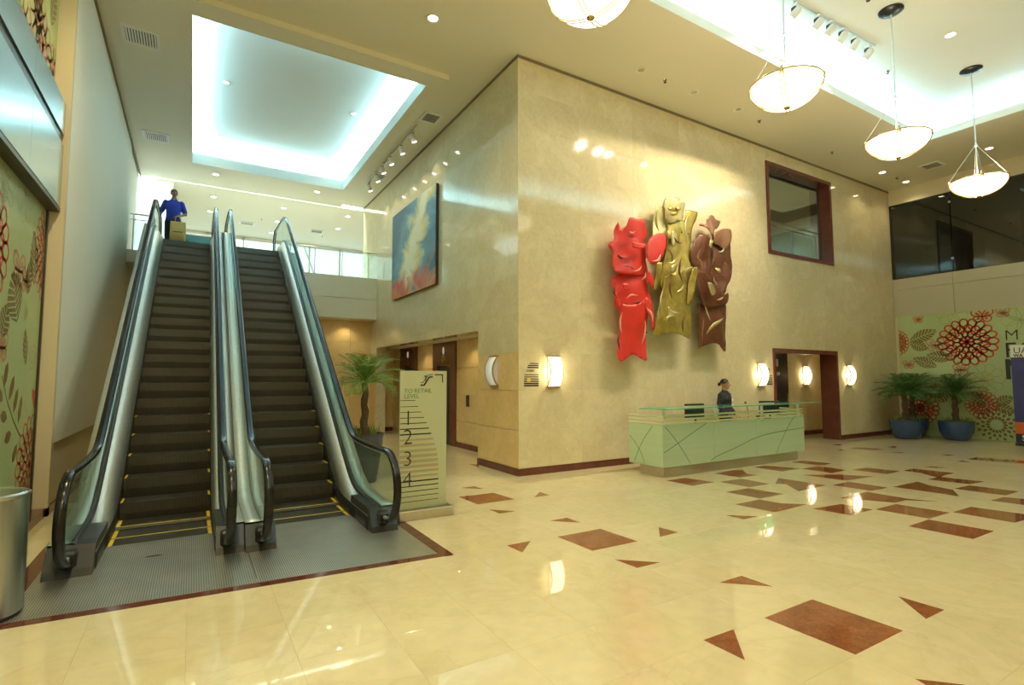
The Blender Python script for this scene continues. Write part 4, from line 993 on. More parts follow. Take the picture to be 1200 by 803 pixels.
# wall sconces, local front is -Y
def sconce(loc, rotz, label, mat='sconce', power=26):
    t = thing('wall_sconce', label, 'wall lamp', loc, 'bowed wall sconces', rotz)
    hw, hh, dp = .125, .265, .10
    arc = [(-dp*math.cos(PI/2*s_)**.9-.03, hh*s_) for s_ in [i/12*1.0 for i in range(-12, 13)]]
    arc = [(-.03-dp*(1-(s_)**2), hh*s_) for s_ in [i/12 for i in range(-12, 13)]]
    V = []
    for x in (-hw, hw):
        V += [(x, a[0], a[1]) for a in arc]
    n = len(arc); Fc = [(i, i+1, n+i+1, n+i) for i in range(n-1)]
    mb = MB().add(V, Fc); d = obj('diffuser', mb, mat, t, smooth=True, local=True); md = d.modifiers.new('Solidify', 'SOLIDIFY'); md.thickness = .006
    for x in (-hw-.008, hw+.008):
        V = [(x+dx, a[0]+o_, a[1]) for dx in (-.006, .006) for o_ in (-.006, .022) for a in arc]
        Fc = []
        for i in range(n-1): Fc += [(i, i+1, n+i+1, n+i), (2*n+i, 2*n+i+1, 3*n+i+1, 3*n+i), (i, i+1, 2*n+i+1, 2*n+i), (n+i, n+i+1, 3*n+i+1, 3*n+i)]
        obj('side_bow', MB().add(V, Fc), 'brass', t, smooth=True, local=True)
    obj('backplate', MB().bbox(-hw+.02, hw-.02, -.02, 0, -hh+.03, hh-.03, .004), 'white', t, local=True)
    for z in (-hh, hh): obj('end_clip', MB().bbox(-hw-.014, hw+.014, -.045, -.0, z-.01, z+.01, .003), 'brass', t, local=True)
    if power:
        l = bpy.data.lights.new('bulb', 'POINT'); l.energy = power; l.color = (1, .82, .45); l.shadow_soft_size = .05; o = bpy.data.objects.new('bulb', l); COL.objects.link(o); o.parent = t; o.location = (0, -.05, 0)
    return t
sconce((5.40, CY, 1.745), 0, 'glowing bowed sconce beside the directory plaque near the marble corner')
sconce((11.33, CY, 1.71), 0, 'glowing bowed sconce just before the brown framed doorway')
sconce((15.24, CY, 1.70), 0, 'glowing bowed sconce just after the brown framed doorway')
sconce((15.22, YB, 1.70), 0, 'glowing bowed sconce inside the doorway recess')
sconce((CX, 8.375, 1.76), -PI/2, 'bowed sconce seen edge-on on the narrow pier by the lifts', mat='sconce_dim', power=0)

# ================================================================== PLAQUES
def stripes(parent, x0, x1, z0, z1, y, n, mat='ink', taper=.5):
    for i in range(n):
        z = z0+(z1-z0)*i/n; h = (z1-z0)/n*.62*(1-.5*i/n); xl = x0+(x1-x0)*taper*(i/n)**2
        obj('stripe', MB().box(xl, x1, y-.003, y, z, z+h), mat, parent)
pl = thing('wall_plaque', 'small black striped floor directory plaque beside the corner sconce', 'sign', (4.95, CY, 1.69))
stripes(pl, 4.80, 5.10, 1.49, 1.72, CY, 6, taper=.05); stripes(pl, 4.87, 5.10, 1.80, 1.91, CY, 3)
text('LOBBY', .055, face_minus_y(4.85, CY-.004, 1.74), 'ink', pl)
obj('badge', MB().box(4.86, 4.93, CY-.006, CY-.003, 1.57, 1.64), 'yellow', pl)
p2 = thing('wall_plaque', 'small dark striped plaque beside the doorway sconce', 'sign', (11.68, CY, 1.6))
stripes(p2, 11.57, 11.79, 1.47, 1.72, CY, 5, mat='steel_dark', taper=.0); obj('badge', MB().box(11.62, 11.68, CY-.006, CY, 1.80, 1.85), 'brass', p2)

# ================================================================== PAINTING
m, nt, b = nm('abstract_oil_painting'); N = nt.nodes.new; L = nt.links.new
geo = N('ShaderNodeNewGeometry'); sx = N('ShaderNodeSeparateXYZ'); L(geo.outputs['Position'], sx.inputs[0])
def mrange(src, a, c): r_ = N('ShaderNodeMapRange'); r_.inputs[1].default_value = a; r_.inputs[2].default_value = c; L(src, r_.inputs[0]); return r_.outputs[0]
u = mrange(sx.outputs[1], 14.05, 11.0); v = mrange(sx.outputs[2], 3.77, 6.1)
cb = N('ShaderNodeCombineXYZ'); L(u, cb.inputs[0]); L(v, cb.inputs[1])
nz = N('ShaderNodeTexNoise'); nz.inputs['Scale'].default_value = 3.2; nz.inputs['Detail'].default_value = 7; nz.inputs['Distortion'].default_value = 1.4; L(cb.outputs[0], nz.inputs[0])
def math_(op, a, c):
    n_ = N('ShaderNodeMath'); n_.operation = op
    for i, q in enumerate((a, c)):
        if isinstance(q, (int, float)): n_.inputs[i].default_value = q
        else: L(q, n_.inputs[i])
    return n_.outputs[0]
nn = math_('MULTIPLY', math_('SUBTRACT', nz.outputs[0], .5), 1.5)
# distance from the flame axis that leans from lower centre to the upper right
ax_ = math_('ADD', math_('MULTIPLY', v, .42), .34)
dist = math_('ABSOLUTE', math_('SUBTRACT', u, ax_), 0)
f = math_('ADD', math_('MULTIPLY', dist, 2.0), nn)
ra = N('ShaderNodeValToRGB'); cr = ra.color_ramp; cr.elements[0].position = .1; cr.elements[0].color = (.85, .80, .58, 1); cr.elements[1].position = .95; cr.elements[1].color = (.03, .085, .12, 1)
for p_, c_ in ((.22, (.78, .62, .22, 1)), (.40, (.36, .42, .34, 1)), (.52, (.13, .24, .28, 1))): e_ = cr.elements.new(p_); e_.color = c_
L(f, ra.inputs[0])
rb = N('ShaderNodeValToRGB'); rb.color_ramp.elements[0].position = .10; rb.color_ramp.elements[0].color = (1, 1, 1, 1); rb.color_ramp.elements[1].position = .22; rb.color_ramp.elements[1].color = (0, 0, 0, 1)
L(math_('ADD', v, math_('MULTIPLY', nn, .55)), rb.inputs[0])
rc = N('ShaderNodeValToRGB'); rc.color_ramp.elements[0].color = (.42, .03, .02, 1); rc.color_ramp.elements[0].position = .38; rc.color_ramp.elements[1].position = .62; rc.color_ramp.elements[1].color = (.62, .30, .12, 1); L(nz.outputs[0], rc.inputs[0])
mx = N('ShaderNodeMixRGB'); L(rb.outputs[0], mx.inputs[0]); L(ra.outputs[0], mx.inputs[1]); L(rc.outputs[0], mx.inputs[2]); L(mx.outputs[0], b.inputs['Base Color']); b.inputs['Roughness'].default_value = .5
M['painting'] = m
pt = thing('painting', 'large abstract canvas of blue, yellow and red on the marble wall above the lifts', 'painting', (CX, 12.5, 4.9))
obj('stretcher', MB().box(CX-.07, CX-.005, 11.0, 14.04, 3.775, 6.10), 'black', pt); obj('canvas', MB().bbox(CX-.085, CX-.07, 10.99, 14.05, 3.765, 6.11, .004), 'painting', pt)

# ================================================================== SHEET METAL SCULPTURES
M['s_red'] = simple('red_enamelled_metal', (.62, .03, .018), .42, spec=.4, noise_amt=.08, nscale=3)
M['s_gold'] = simple('patinated_gold_metal', (.47, .35, .07), .36, metal=.5, noise_amt=.35, nscale=9)
M['s_gold2'] = simple('pale_gold_metal', (.55, .47, .22), .36, metal=.5, noise_amt=.15, nscale=9)
M['s_brown'] = simple('rusty_brown_metal', (.18, .062, .026), .38, metal=.35, noise_amt=.3, nscale=12)
M['s_brown2'] = simple('light_copper_metal', (.30, .14, .07), .38, metal=.35, noise_amt=.2, nscale=12)
def sheet(parent, crop, k, pts, y, mat, bulge=.10, seed=0, name='metal_sheet', tilt=0., slits=()):
    W3 = [on(x, yy, 'y', y) for x, yy in sp(crop, k, pts)]
    poly = [(p.x, p.z) for p in W3]
    poly = [(q.x, q.y) for q in smooth_path([Vector(p) for p in poly+[poly[0]]], 3)[:-1]]
    bm = bmesh.new(); vs_ = [bm.verts.new((p[0], 0, p[1])) for p in poly]; bm.faces.new(vs_)
    x0, x1 = min(p[0] for p in poly), max(p[0] for p in poly); z0, z1 = min(p[1] for p in poly), max(p[1] for p in poly)
    st = max(.06, (z1-z0)/26)
    for ax, a, c in ((0, x0, x1), (2, z0, z1)):
        n_ = int((c-a)/st)
        for i in range(1, n_+1):
            co = [0, 0, 0]; co[ax] = a+(c-a)*i/(n_+1); no = [0, 0, 0]; no[ax] = 1
            bmesh.ops.bisect_plane(bm, geom=bm.verts[:]+bm.edges[:]+bm.faces[:], dist=1e-5, plane_co=co, plane_no=no)
    bmesh.ops.triangulate(bm, faces=[f_ for f_ in bm.faces if len(f_.verts) > 4])
    xc, zc = (x0+x1)/2, (z0+z1)/2; hw = (x1-x0)/2+1e-3
    for v_ in bm.verts:
        t_ = (v_.co.x-xc)/hw
        nzv = noise.noise(Vector((v_.co.x*2.2+seed, seed*1.7, v_.co.z*1.5)))
        v_.co.y = y-bulge*.55*(1-abs(t_)**1.5)+.07*nzv+.025*abs(noise.noise(Vector((v_.co.x*6+seed, 3, v_.co.z*5))))+tilt*(v_.co.z-zc)
    mb = MB().bm(bm); o = obj(name, mb, mat, parent, smooth=True)
    md = o.modifiers.new('Solidify', 'SOLIDIFY'); md.thickness = .008; md.offset = 0
    return o
A_ = (700, 230); kA = 4.0125; B_ = (750, 220); kB = 4.015
red = thing('wall_sculpture', 'tall red sheet metal figure holding a drum, first of the three on the marble wall', 'sculpture', (7.3, CY, 2.1), 'sheet metal figures on the marble wall')
RS = [([(95, 120), (108, 152), (130, 140), (140, 105), (175, 112), (210, 115), (225, 150), (238, 185), (215, 215), (228, 250), (222, 300), (232, 345), (225, 372), (150, 372), (95, 365), (70, 345), (68, 300), (75, 270), (55, 235), (62, 218), (80, 205), (82, 160)], 7.28, .12, 's_red'),
      ([(75, 380), (120, 358), (180, 365), (225, 370), (240, 430), (255, 470), (262, 500), (250, 520), (235, 495), (215, 510), (150, 525), (120, 505), (100, 525), (85, 520), (78, 490), (80, 450), (68, 410)], 7.33, .10, 's_red'),
      ([(100, 500), (150, 515), (200, 495), (235, 475), (245, 520), (238, 560), (232, 650), (238, 765), (210, 767), (180, 755), (150, 745), (110, 778), (97, 740), (105, 680), (110, 600), (105, 540)], 7.30, .10, 's_red'),
      ([(225, 475), (255, 500), (268, 560), (273, 600), (270, 628), (256, 620), (250, 580), (230, 540)], 7.24, .04, 's_red'),
      ([(240, 200), (275, 178), (310, 180), (322, 205), (318, 240), (300, 280), (278, 310), (257, 325), (237, 310), (226, 275), (228, 235)], 7.16, .05, 's_red'),
      ([(163, 213), (185, 222), (225, 222), (230, 240), (190, 248), (165, 238)], 7.08, .03, 's_red'),
      ([(80, 450), (95, 485), (105, 520), (90, 525), (78, 495)], 7.22, .02, 's_red'),
      ([(225, 350), (255, 370), (273, 405), (265, 428), (240, 405), (225, 380)], 7.24, .03, 's_red'),
      ([(150, 160), (180, 172), (185, 190), (160, 192), (147, 180)], 7.10, .03, 's_red'), ([(120, 408), (150, 415), (158, 440), (130, 445)], 7.16, .03, 's_red'), ([(85, 280), (100, 278), (120, 295), (100, 296)], 7.12, .02, 's_red')]
def sliver(a, b_, w_, bend=.25):  # thin strip whose pale colour paints a highlight along a cut
    (x0, y0), (x1, y1) = a, b_; dx, dy = x1-x0, y1-y0; L_ = math.hypot(dx, dy); nx, ny = -dy/L_, dx/L_; up_ = []; dn = []
    for i in range(7):
        t_ = i/6; o_ = math.sin(PI*t_); cx, cy2 = x0+dx*t_+nx*L_*bend*o_, y0+dy*t_+ny*L_*bend*o_; up_.append((cx+nx*w_*(o_+.12)/2, cy2+ny*w_*(o_+.12)/2)); dn.append((cx-nx*w_*(o_+.12)/2, cy2-ny*w_*(o_+.12)/2))
    return up_+dn[::-1]
M['s_highlight'] = simple('painted_cut_highlight', (.80, .30, .22), .3, noise_amt=.05); M['s_shadow'] = simple('painted_red_shade', (.20, .012, .01), .4, noise_amt=.1)  # light put into colour: pale for cut-edge highlights, dark red for shade
for a, b_, w_, be, mt in (((122, 545), (112, 640), 7, .08, 's_highlight'), ((222, 585), (212, 690), 7, -.08, 's_highlight'), ((172, 352), (208, 328), 8, .2, 's_highlight'), ((120, 330), (165, 345), 9, -.2, 's_shadow'), ((88, 268), (130, 292), 8, .15, 's_shadow'),
                     ((140, 480), (190, 468), 8, -.2, 's_highlight'), ((155, 165), (185, 160), 7, .3, 's_highlight'), ((150, 188), (175, 182), 8, -.3, 's_shadow'), ((205, 395), (222, 360), 7, .2, 's_highlight'), ((235, 520), (262, 590), 8, -.15, 's_highlight'), ((255, 305), (305, 270), 12, .25, 's_highlight'),
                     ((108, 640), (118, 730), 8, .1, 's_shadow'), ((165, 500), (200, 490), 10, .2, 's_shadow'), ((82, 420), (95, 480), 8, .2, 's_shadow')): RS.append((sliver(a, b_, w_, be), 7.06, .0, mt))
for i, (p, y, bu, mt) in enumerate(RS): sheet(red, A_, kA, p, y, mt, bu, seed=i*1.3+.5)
gold = thing('wall_sculpture', 'tall gold sheet metal figure in the middle of the three on the marble wall', 'sculpture', (8.6, CY, 2.4), 'sheet metal figures on the marble wall')
GS = [([(118, 55), (130, 45), (145, 52), (160, 48), (178, 55), (180, 75), (200, 68), (215, 80), (205, 110), (195, 150), (175, 160), (140, 170), (125, 150), (120, 110), (113, 85)], 7.26, .06, 's_gold2'),
      ([(75, 72), (100, 90), (120, 110), (128, 160), (130, 190), (95, 232), (75, 245), (50, 255), (55, 200), (62, 140), (68, 100)], 7.34, .05, 's_gold2'),
      ([(210, 105), (240, 112), (268, 117), (268, 125), (255, 160), (238, 195), (238, 285), (215, 292), (203, 200), (205, 150)], 7.36, .05, 's_gold'),
      ([(125, 165), (200, 155), (225, 200), (237, 290), (238, 385), (225, 470), (150, 480), (105, 470), (103, 400), (112, 330), (122, 260)], 7.32, .12, 's_gold'),
      ([(105, 420), (160, 400), (235, 390), (240, 480), (232, 560), (238, 600), (236, 705), (200, 700), (165, 690), (120, 685), (75, 698), (78, 640), (88, 560), (98, 490)], 7.28, .12, 's_gold'),
      ([(70, 350), (112, 360), (102, 430), (85, 475), (62, 478), (72, 420)], 7.36, .04, 's_gold'), ([(242, 385), (265, 373), (272, 395), (258, 440), (240, 540), (224, 545), (230, 450)], 7.20, .03, 's_gold'),
      ([(130, 95), (148, 88), (158, 96), (150, 108), (134, 106)], 7.16, .02, 's_gold'), ([(168, 92), (190, 92), (192, 104), (176, 108)], 7.16, .02, 's_gold'), ([(148, 118), (170, 112), (176, 124), (160, 134), (146, 128)], 7.15, .02, 's_gold'), ([(145, 370), (175, 360), (172, 385), (150, 400)], 7.14, .03, 's_gold2'),
      ([(150, 200), (175, 215), (190, 260), (175, 250), (160, 275), (150, 240)], 7.16, .03, 's_gold2'), ([(130, 560), (155, 585), (185, 590), (170, 600), (115, 625), (135, 598)], 7.14, .03, 's_gold2')]
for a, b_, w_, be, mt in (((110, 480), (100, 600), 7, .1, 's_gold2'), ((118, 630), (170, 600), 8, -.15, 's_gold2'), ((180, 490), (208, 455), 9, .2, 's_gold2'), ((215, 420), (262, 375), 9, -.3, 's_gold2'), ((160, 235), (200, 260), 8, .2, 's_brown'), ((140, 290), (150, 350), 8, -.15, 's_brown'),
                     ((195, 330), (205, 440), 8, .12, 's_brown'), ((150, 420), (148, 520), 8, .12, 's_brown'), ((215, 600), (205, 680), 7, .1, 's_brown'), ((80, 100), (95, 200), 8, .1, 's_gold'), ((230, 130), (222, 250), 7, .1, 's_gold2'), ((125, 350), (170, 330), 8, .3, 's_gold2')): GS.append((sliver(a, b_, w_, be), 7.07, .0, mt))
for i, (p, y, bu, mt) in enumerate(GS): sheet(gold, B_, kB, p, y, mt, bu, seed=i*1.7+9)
brn = thing('wall_sculpture', 'rust brown sheet metal figure in a brimmed hat, last of the wall trio', 'sculpture', (9.7, CY, 2.4), 'sheet metal figures on the marble wall')
BS = [([(310, 150), (325, 132), (345, 132), (358, 150), (385, 155), (380, 175), (365, 192), (345, 200), (335, 240), (320, 205), (305, 185), (283, 177), (285, 168), (308, 172)], 7.28, .05, 's_brown2'),
      ([(335, 215), (370, 200), (395, 193), (425, 200), (428, 240), (420, 280), (420, 320), (430, 370), (417, 430), (395, 470), (385, 500), (340, 500), (318, 440), (325, 380), (338, 320), (333, 260)], 7.32, .10, 's_brown'),
      ([(345, 215), (370, 200), (395, 193), (425, 200), (428, 240), (415, 280), (400, 292), (375, 270), (352, 262), (345, 240)], 7.18, .03, 's_brown2'),
      ([(270, 220), (300, 225), (332, 245), (332, 300), (332, 370), (320, 430), (310, 450), (280, 420), (262, 395), (240, 350), (235, 310), (245, 265)], 7.28, .09, 's_brown'),
      ([(262, 385), (300, 400), (330, 430), (385, 500), (412, 495), (416, 515), (400, 545), (370, 552), (330, 562), (300, 558), (283, 500), (262, 430)], 7.26, .08, 's_brown'),
      ([(275, 545), (320, 555), (370, 525), (402, 535), (403, 640), (400, 770), (370, 742), (335, 732), (290, 750), (282, 755), (280, 680)], 7.32, .10, 's_brown'),
      ([(325, 250), (345, 250), (330, 275), (330, 285), (322, 275)], 7.12, .02, 's_gold2'), ([(350, 376), (372, 382), (374, 402), (362, 400)], 7.12, .02, 's_gold2'), ([(320, 445), (345, 450), (362, 490), (340, 505)], 7.12, .02, 's_gold2'),
      ([(392, 614), (394, 620), (345, 655), (318, 690), (340, 640)], 7.14, .02, 's_gold2'), ([(365, 528), (400, 512), (385, 528)], 7.14, .02, 's_gold2')]
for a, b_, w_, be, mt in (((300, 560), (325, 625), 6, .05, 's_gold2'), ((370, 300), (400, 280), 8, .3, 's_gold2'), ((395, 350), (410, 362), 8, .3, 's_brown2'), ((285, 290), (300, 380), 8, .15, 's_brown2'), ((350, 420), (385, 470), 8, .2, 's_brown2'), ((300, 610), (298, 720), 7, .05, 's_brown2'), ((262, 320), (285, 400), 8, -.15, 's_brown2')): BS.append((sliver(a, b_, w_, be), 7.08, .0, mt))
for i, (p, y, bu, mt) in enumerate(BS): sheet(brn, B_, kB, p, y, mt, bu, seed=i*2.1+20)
for par, xs_, zs_ in ((red, (7.2, 7.4), (2.5, 3.6, 4.4)), (gold, (8.45, 8.65), (2.8, 3.8, 4.6)), (brn, (9.6, 9.7), (3.0, 3.8))):
    for x in xs_:
        for z in zs_: obj('mounting_rod', MB().cyl((x, CY, z), (x, 7.27, z), .012, 6), 'steel_dark', par)

# ================================================================== DIRECTORY SIGN
ds = thing('directory_sign', 'frosted green glass directory panel pointing to the escalator beside the newel', 'sign', (2.38, 5.96, 0))
obj('base', MB().bbox(2.05, 2.72, 5.86, 6.06, 0, .11, .006), 'steel_kick', ds)
obj('glass_panel', MB().bbox(2.07, 2.66, 5.95, 5.97, .11, 1.715, .002), 'sign_glass', ds)
YS = 5.948
M['sign_stripe'] = simple('brown_tinted_stripe', (.36, .30, .16), .4, noise_amt=.05)
xr = lambda t_: 2.075+.185+.30*math.sin(min(t_, 1)*PI/2)
zt = 1.37
for i in range(20):
    t_ = i/19; z = 1.37-1.17*t_**.95; h = .006+.030*math.exp(-((t_-.55)/.22)**2)
    obj('stripe', MB().box(2.075, xr(t_*1.5), YS, YS+.002, z-h, z), 'etched' if h < .02 else 'stripe_pale' if 'stripe_pale' in M else 'etched', ds) if False else obj('stripe', MB().box(2.075, xr(t_*1.5), YS, YS+.0015, z-h, z), 'steel_dark' if h < .016 else 'sign_stripe', ds)
text('TO RETAIL', .072, face_minus_y(2.12, YS, 1.455), 'etched', ds); text('LEVEL', .072, face_minus_y(2.12, YS, 1.392), 'etched', ds)
for ch, z in (('1', 1.08), ('2', .86), ('3', .61), ('4', .37)): text(ch, .25, face_minus_y(2.11, YS-.001, z), 'ink', ds, bold=-.004)
# escalator pictogram and corner arrow
q = ribbon([(2.32, 1.545), (2.365, 1.545), (2.43, 1.64), (2.475, 1.645)], .02)+ribbon([(2.32, 1.575), (2.35, 1.575), (2.415, 1.665), (2.475, 1.675)], .008)+ribbon([(2.385, 1.60), (2.385, 1.66)], .012)+ribbon([(2.365, 1.645), (2.385, 1.66), (2.405, 1.645)], .008)
print_on(ds, 'pictogram', 'y', YS, -1, q, 'ink')
print_on(ds, 'arrow', 'y', YS, -1, ribbon([(2.50, 1.67), (2.61, 1.67)], .014)+ribbon([(2.603, 1.67), (2.603, 1.575)], .014), 'ink')

# ================================================================== LITTER BIN
bnx, bny = -1.20, 5.02
lb_ = thing('litter_bin', 'round brushed steel litter bin below the floral print', 'bin', (bnx, bny, 0))
obj('body', MB().lathe([(.235, .03), (.24, .035), (.24, .80), (.235, .82), (.225, .82), (.218, .80), (.218, .2), (.01, .2)], 40, (bnx, bny, 0)), 'steel_bin', lb_, smooth=True)
obj('base_ring', MB().lathe([(.225, 0), (.23, .0), (.23, .03), (.2, .03)], 32, (bnx, bny, 0)), 'black', lb_, smooth=True)
obj('rim', MB().lathe([(.232, .80), (.246, .81), (.246, .83), (.225, .84), (.20, .83), (.19, .80), (.19, .74)], 40, (bnx, bny, 0), cap=False), 'steel_bin', lb_, smooth=True)
obj('liner', MB().lathe([(.19, .76), (.15, .70), (.01, .69)], 32, (bnx, bny, 0), cap=False), 'black', lb_, smooth=True)

# ================================================================== PLANTS
M['leaf'] = simple('palm_green', (.16, .30, .04), .45, noise_amt=.35, nscale=6); M['leaf_dark'] = simple('cycad_green', (.065, .16, .035), .45, noise_amt=.35, nscale=6)
M['trunk'] = simple('palm_trunk', (.10, .06, .03), .8, noise_amt=.5, nscale=25, bump=.6); M['soil'] = simple('potting_soil', (.05, .035, .02), .9, noise_amt=.4, nscale=30)
M['pot'] = simple('blue_glazed_pot', (.02, .055, .17), .22, spec=.6, noise_amt=.2, nscale=5, coat=.3); M['pot_dark'] = simple('dark_slate_pot', (.05, .065, .08), .3, noise_amt=.2, nscale=5)
M['grass'] = simple('tuft_green', (.20, .26, .04), .5, noise_amt=.4, nscale=12)
FLIM = (1.99, 17.90, 15.0)
def frond(parent, base, az, el, L_, droop, mat, nl=22, lw=.018, ll=.26, seed=0):
    rnd = random.Random(seed); pts = []
    d = Vector((math.cos(az), math.sin(az), 0)); e = el; p = Vector(base); n = 12
    for i in range(n+1):
        pts.append(p.copy()); p = p+(d*math.cos(e)+Vector((0, 0, math.sin(e))))*(L_/n); e -= droop/n*(1+i/n)
    mb = MB().tube(pts, [.009*(1-i/n*.75) for i in range(n+1)], 5)
    side = Vector((-d.y, d.x, 0))
    for k in range(nl):
        t_ = .16+.83*k/(nl-1); i = min(int(t_*n), n-1); fr_ = t_*n-i; c = pts[i].lerp(pts[i+1], fr_); tan = (pts[i+1]-pts[i]).normalized()
        up_ = side.cross(tan).normalized()
        if up_.z < 0: up_ = -up_
        l_ = ll*math.sin(PI*min(t_*.85+.12, 1))**.7*(1+rnd.uniform(-.1, .1))
        for s_ in (-1, 1):
            dr = (side*s_*.80+tan*.62+up_*(.25+rnd.uniform(-.12, .12))).normalized(); wv = tan.cross(dr).cross(dr).normalized()*lw/2
            mid = c+dr*l_*.55-Vector((0, 0, .01)); tip = c+dr*l_-Vector((0, 0, l_*.22))
            fold = up_*lw*.25
            mb.add([c, mid-wv, mid+fold, mid+wv, tip], [(0, 1, 2), (0, 2, 3), (1, 4, 2), (2, 4, 3)])
    xl, xh, yh = FLIM
    mb.v = [(min(max(v[0], xl), xh), min(v[1], yh), v[2]) for v in mb.v]
    obj('frond', mb, mat, parent)
def palm(x, y, trunk_h, pot_h, r_top, r_bot, label, group, mat='leaf', nf=20, L_=.75, ll=.26, potmat='pot', lean=(0, 0), seed=1, lw=.018, tr=.05, square=False):
    t = thing('potted_palm', label, 'potted plant', (x, y, 0), group); rnd = random.Random(seed)
    obj('pot', MB().lathe([(r_bot*.9, 0), (r_bot, .015), (r_bot+(r_top-r_bot)*(.45 if pot_h > .6 else .78), pot_h*.4), (r_top*(.97 if pot_h > .6 else 1.0), pot_h*.8), (r_top*1.0, pot_h*.93), (r_top*1.03, pot_h*.95), (r_top*1.03, pot_h), (r_top*.93, pot_h), (r_top*.9, pot_h*.9), (.01, pot_h*.9)], 36, (x, y, 0)), potmat, t, smooth=True)
    obj('soil', MB().lathe([(r_top*.9, pot_h*.905), (r_top*.5, pot_h*.93), (.01, pot_h*.94)], 24, (x, y, 0), cap=False), 'soil', t)
    top = Vector((x+lean[0], y+lean[1], trunk_h)); z0 = pot_h*.9
    pts = [Vector((x, y, z0)).lerp(top, i/10) for i in range(11)]; pts = [p+Vector((.012*math.sin(i*1.7), .01*math.cos(i*2.1), 0)) for i, p in enumerate(pts)]
    tk = obj('trunk', MB().tube(pts, [tr*(1.25-.35*i/10)+.006*(i % 2) for i in range(11)], 10), 'trunk', t, smooth=True)
    for k in range(nf):
        az = k*2.39996+rnd.uniform(-.2, .2); q_ = k/nf
        frond(t, top, az, R(84-74*q_)+rnd.uniform(-.1, .1), L_*(.75+.3*math.sin(PI*q_))*rnd.uniform(.9, 1.08), R(32+28*q_), mat, 20, lw, ll, seed*100+k)
    g_ = MB()
    for k in range(110):
        a = rnd.uniform(0, 2*PI); r_ = r_top*.85*math.sqrt(rnd.random()); c = Vector((x+r_*math.cos(a), y+r_*math.sin(a), pot_h*.9)); h_ = rnd.uniform(.10, .22)*(1.3 if pot_h > .6 else .9); dd = Vector((rnd.uniform(-.4, .4), rnd.uniform(-.4, .4), 1)).normalized()*h_
        w_ = Vector((math.cos(a), math.sin(a), 0))*.008; g_.add([c-w_, c+w_, c+dd*.6+w_*.8, c+dd, c+dd*.6-w_*.8], [(0, 1, 2, 3, 4)])
    o_ = obj('ground_cover', g_, 'grass', t); o_['kind'] = 'stuff'
palm(2.36, 8.45, 1.55, .76, .30, .20, 'tall potted palm in a dark slate pot between escalator and lifts', 'lobby palms', nf=34, L_=.68, ll=.22, lw=.012, potmat='pot_dark', seed=3, lean=(.0, 0))
FLIM = (-9, 17.90, 7.53)
palm(16.55, 6.8, 1.15, .50, .38, .27, 'short palm in a blue pot nearest the marble wall', 'blue potted palms at the floral print', mat='leaf_dark', nf=24, L_=.80, ll=.28, seed=5, lw=.022, lean=(-.05, 0), tr=.06)
palm(17.45, 7.0, 1.25, .50, .36, .25, 'short palm in a blue pot half hidden behind its neighbour', 'blue potted palms at the floral print', mat='leaf_dark', nf=22, L_=.78, ll=.28, seed=8, lw=.022, tr=.06)
palm(17.25, 5.95, 1.15, .50, .38, .27, 'short palm in a blue pot standing apart in front of the floral print', 'blue potted palms at the floral print', mat='leaf_dark', nf=24, L_=.80, ll=.28, seed=11, lw=.022, tr=.06)

# ================================================================== RECEPTION DESK
DX0, DX1, DY0, DY1 = 6.62, 10.68, 6.20, 6.98
dk = thing('reception_desk', 'green glass clad reception desk on the steel plinth in front of the sculptures', 'desk', ((DX0+DX1)/2, 6.6, 0))
obj('plinth', MB().bbox(DX0+.006, DX1-.25, DY0+.006, DY1-.25, 0, .155, .006), 'steel_kick', dk)
obj('underside', MB().bbox(DX0+.01, DX1-.01, DY0+.01, DY1-.01, .155, .165, .002), 'steel', dk)
px_ = [DX0, DX0+1.28, DX0+2.5, DX1]
for i in range(3): obj('front_panel', MB().bbox(px_[i]+.002, px_[i+1]-.002, DY0, DY0+.02, .16, .85, .002), 'glass_green', dk)
obj('side_panel', MB().bbox(DX0, DX0+.02, DY0+.02, DY1, .16, .85, .002), 'glass_green', dk); obj('side_panel', MB().bbox(DX1-.02, DX1, DY0+.02, DY1, .16, .85, .002), 'glass_green', dk)
obj('carcass', MB().box(DX0+.03, DX1-.03, DY0+.03, DY0+.10, .15, .83).box(DX0+.03, DX0+.1, DY0+.1, DY1-.02, .15, .83).box(DX1-.1, DX1-.03, DY0+.1, DY1-.02, .15, .83), 'white', dk)
obj('worktop', MB().bbox(DX0+.03, DX1-.03, DY0+.06, DY1, .72, .75, .004), 'white', dk)
for z in (.875, .935, .995):
    obj('rail_slat', MB().bbox(DX0, DX1, DY0, DY0+.012, z-.017, z+.017, .003), 'glass_rail', dk)
    obj('rail_slat', MB().bbox(DX0, DX0+.012, DY0+.012, DY1, z-.017, z+.017, .003), 'glass_rail', dk)
    obj('rail_slat', MB().bbox(DX1-.012, DX1, DY0+.012, DY1, z-.017, z+.017, .003), 'glass_rail', dk)
for x in (6.70, 8.02, 9.35, 10.55): obj('counter_post', MB().bbox(x-.022, x+.022, DY0+.02, DY0+.06, .72, 1.115, .004), 'steel', dk)
cpoly = [(6.50, 6.30), (6.56, 6.02), (6.75, 5.98), (10.95, 6.10), (11.0, 6.22), (10.9, 6.46), (6.7, 6.48)]
cp2 = [(q.x, q.y) for q in smooth_path([Vector(p) for p in cpoly+[cpoly[0]]], 5)[:-1]]
obj('glass_counter', MB().prism(cp2, 'z', 1.115, 1.133), 'glass_edge', dk)
def DK(px, py): p = on(px, py, 'y', DY0); return (p.x, p.z)
def curve_on(ptsx, w=.014):
    pts = [DK(720+x/5, 430+y/5) for x, y in ptsx]; pts = [(p.x, p.y) for p in smooth_path([Vector(p) for p in pts], 6)]
    pts = [p for p in pts if .17 < p[1] < .845 and DX0 < p[0] < DX1]; return ribbon(pts, w)
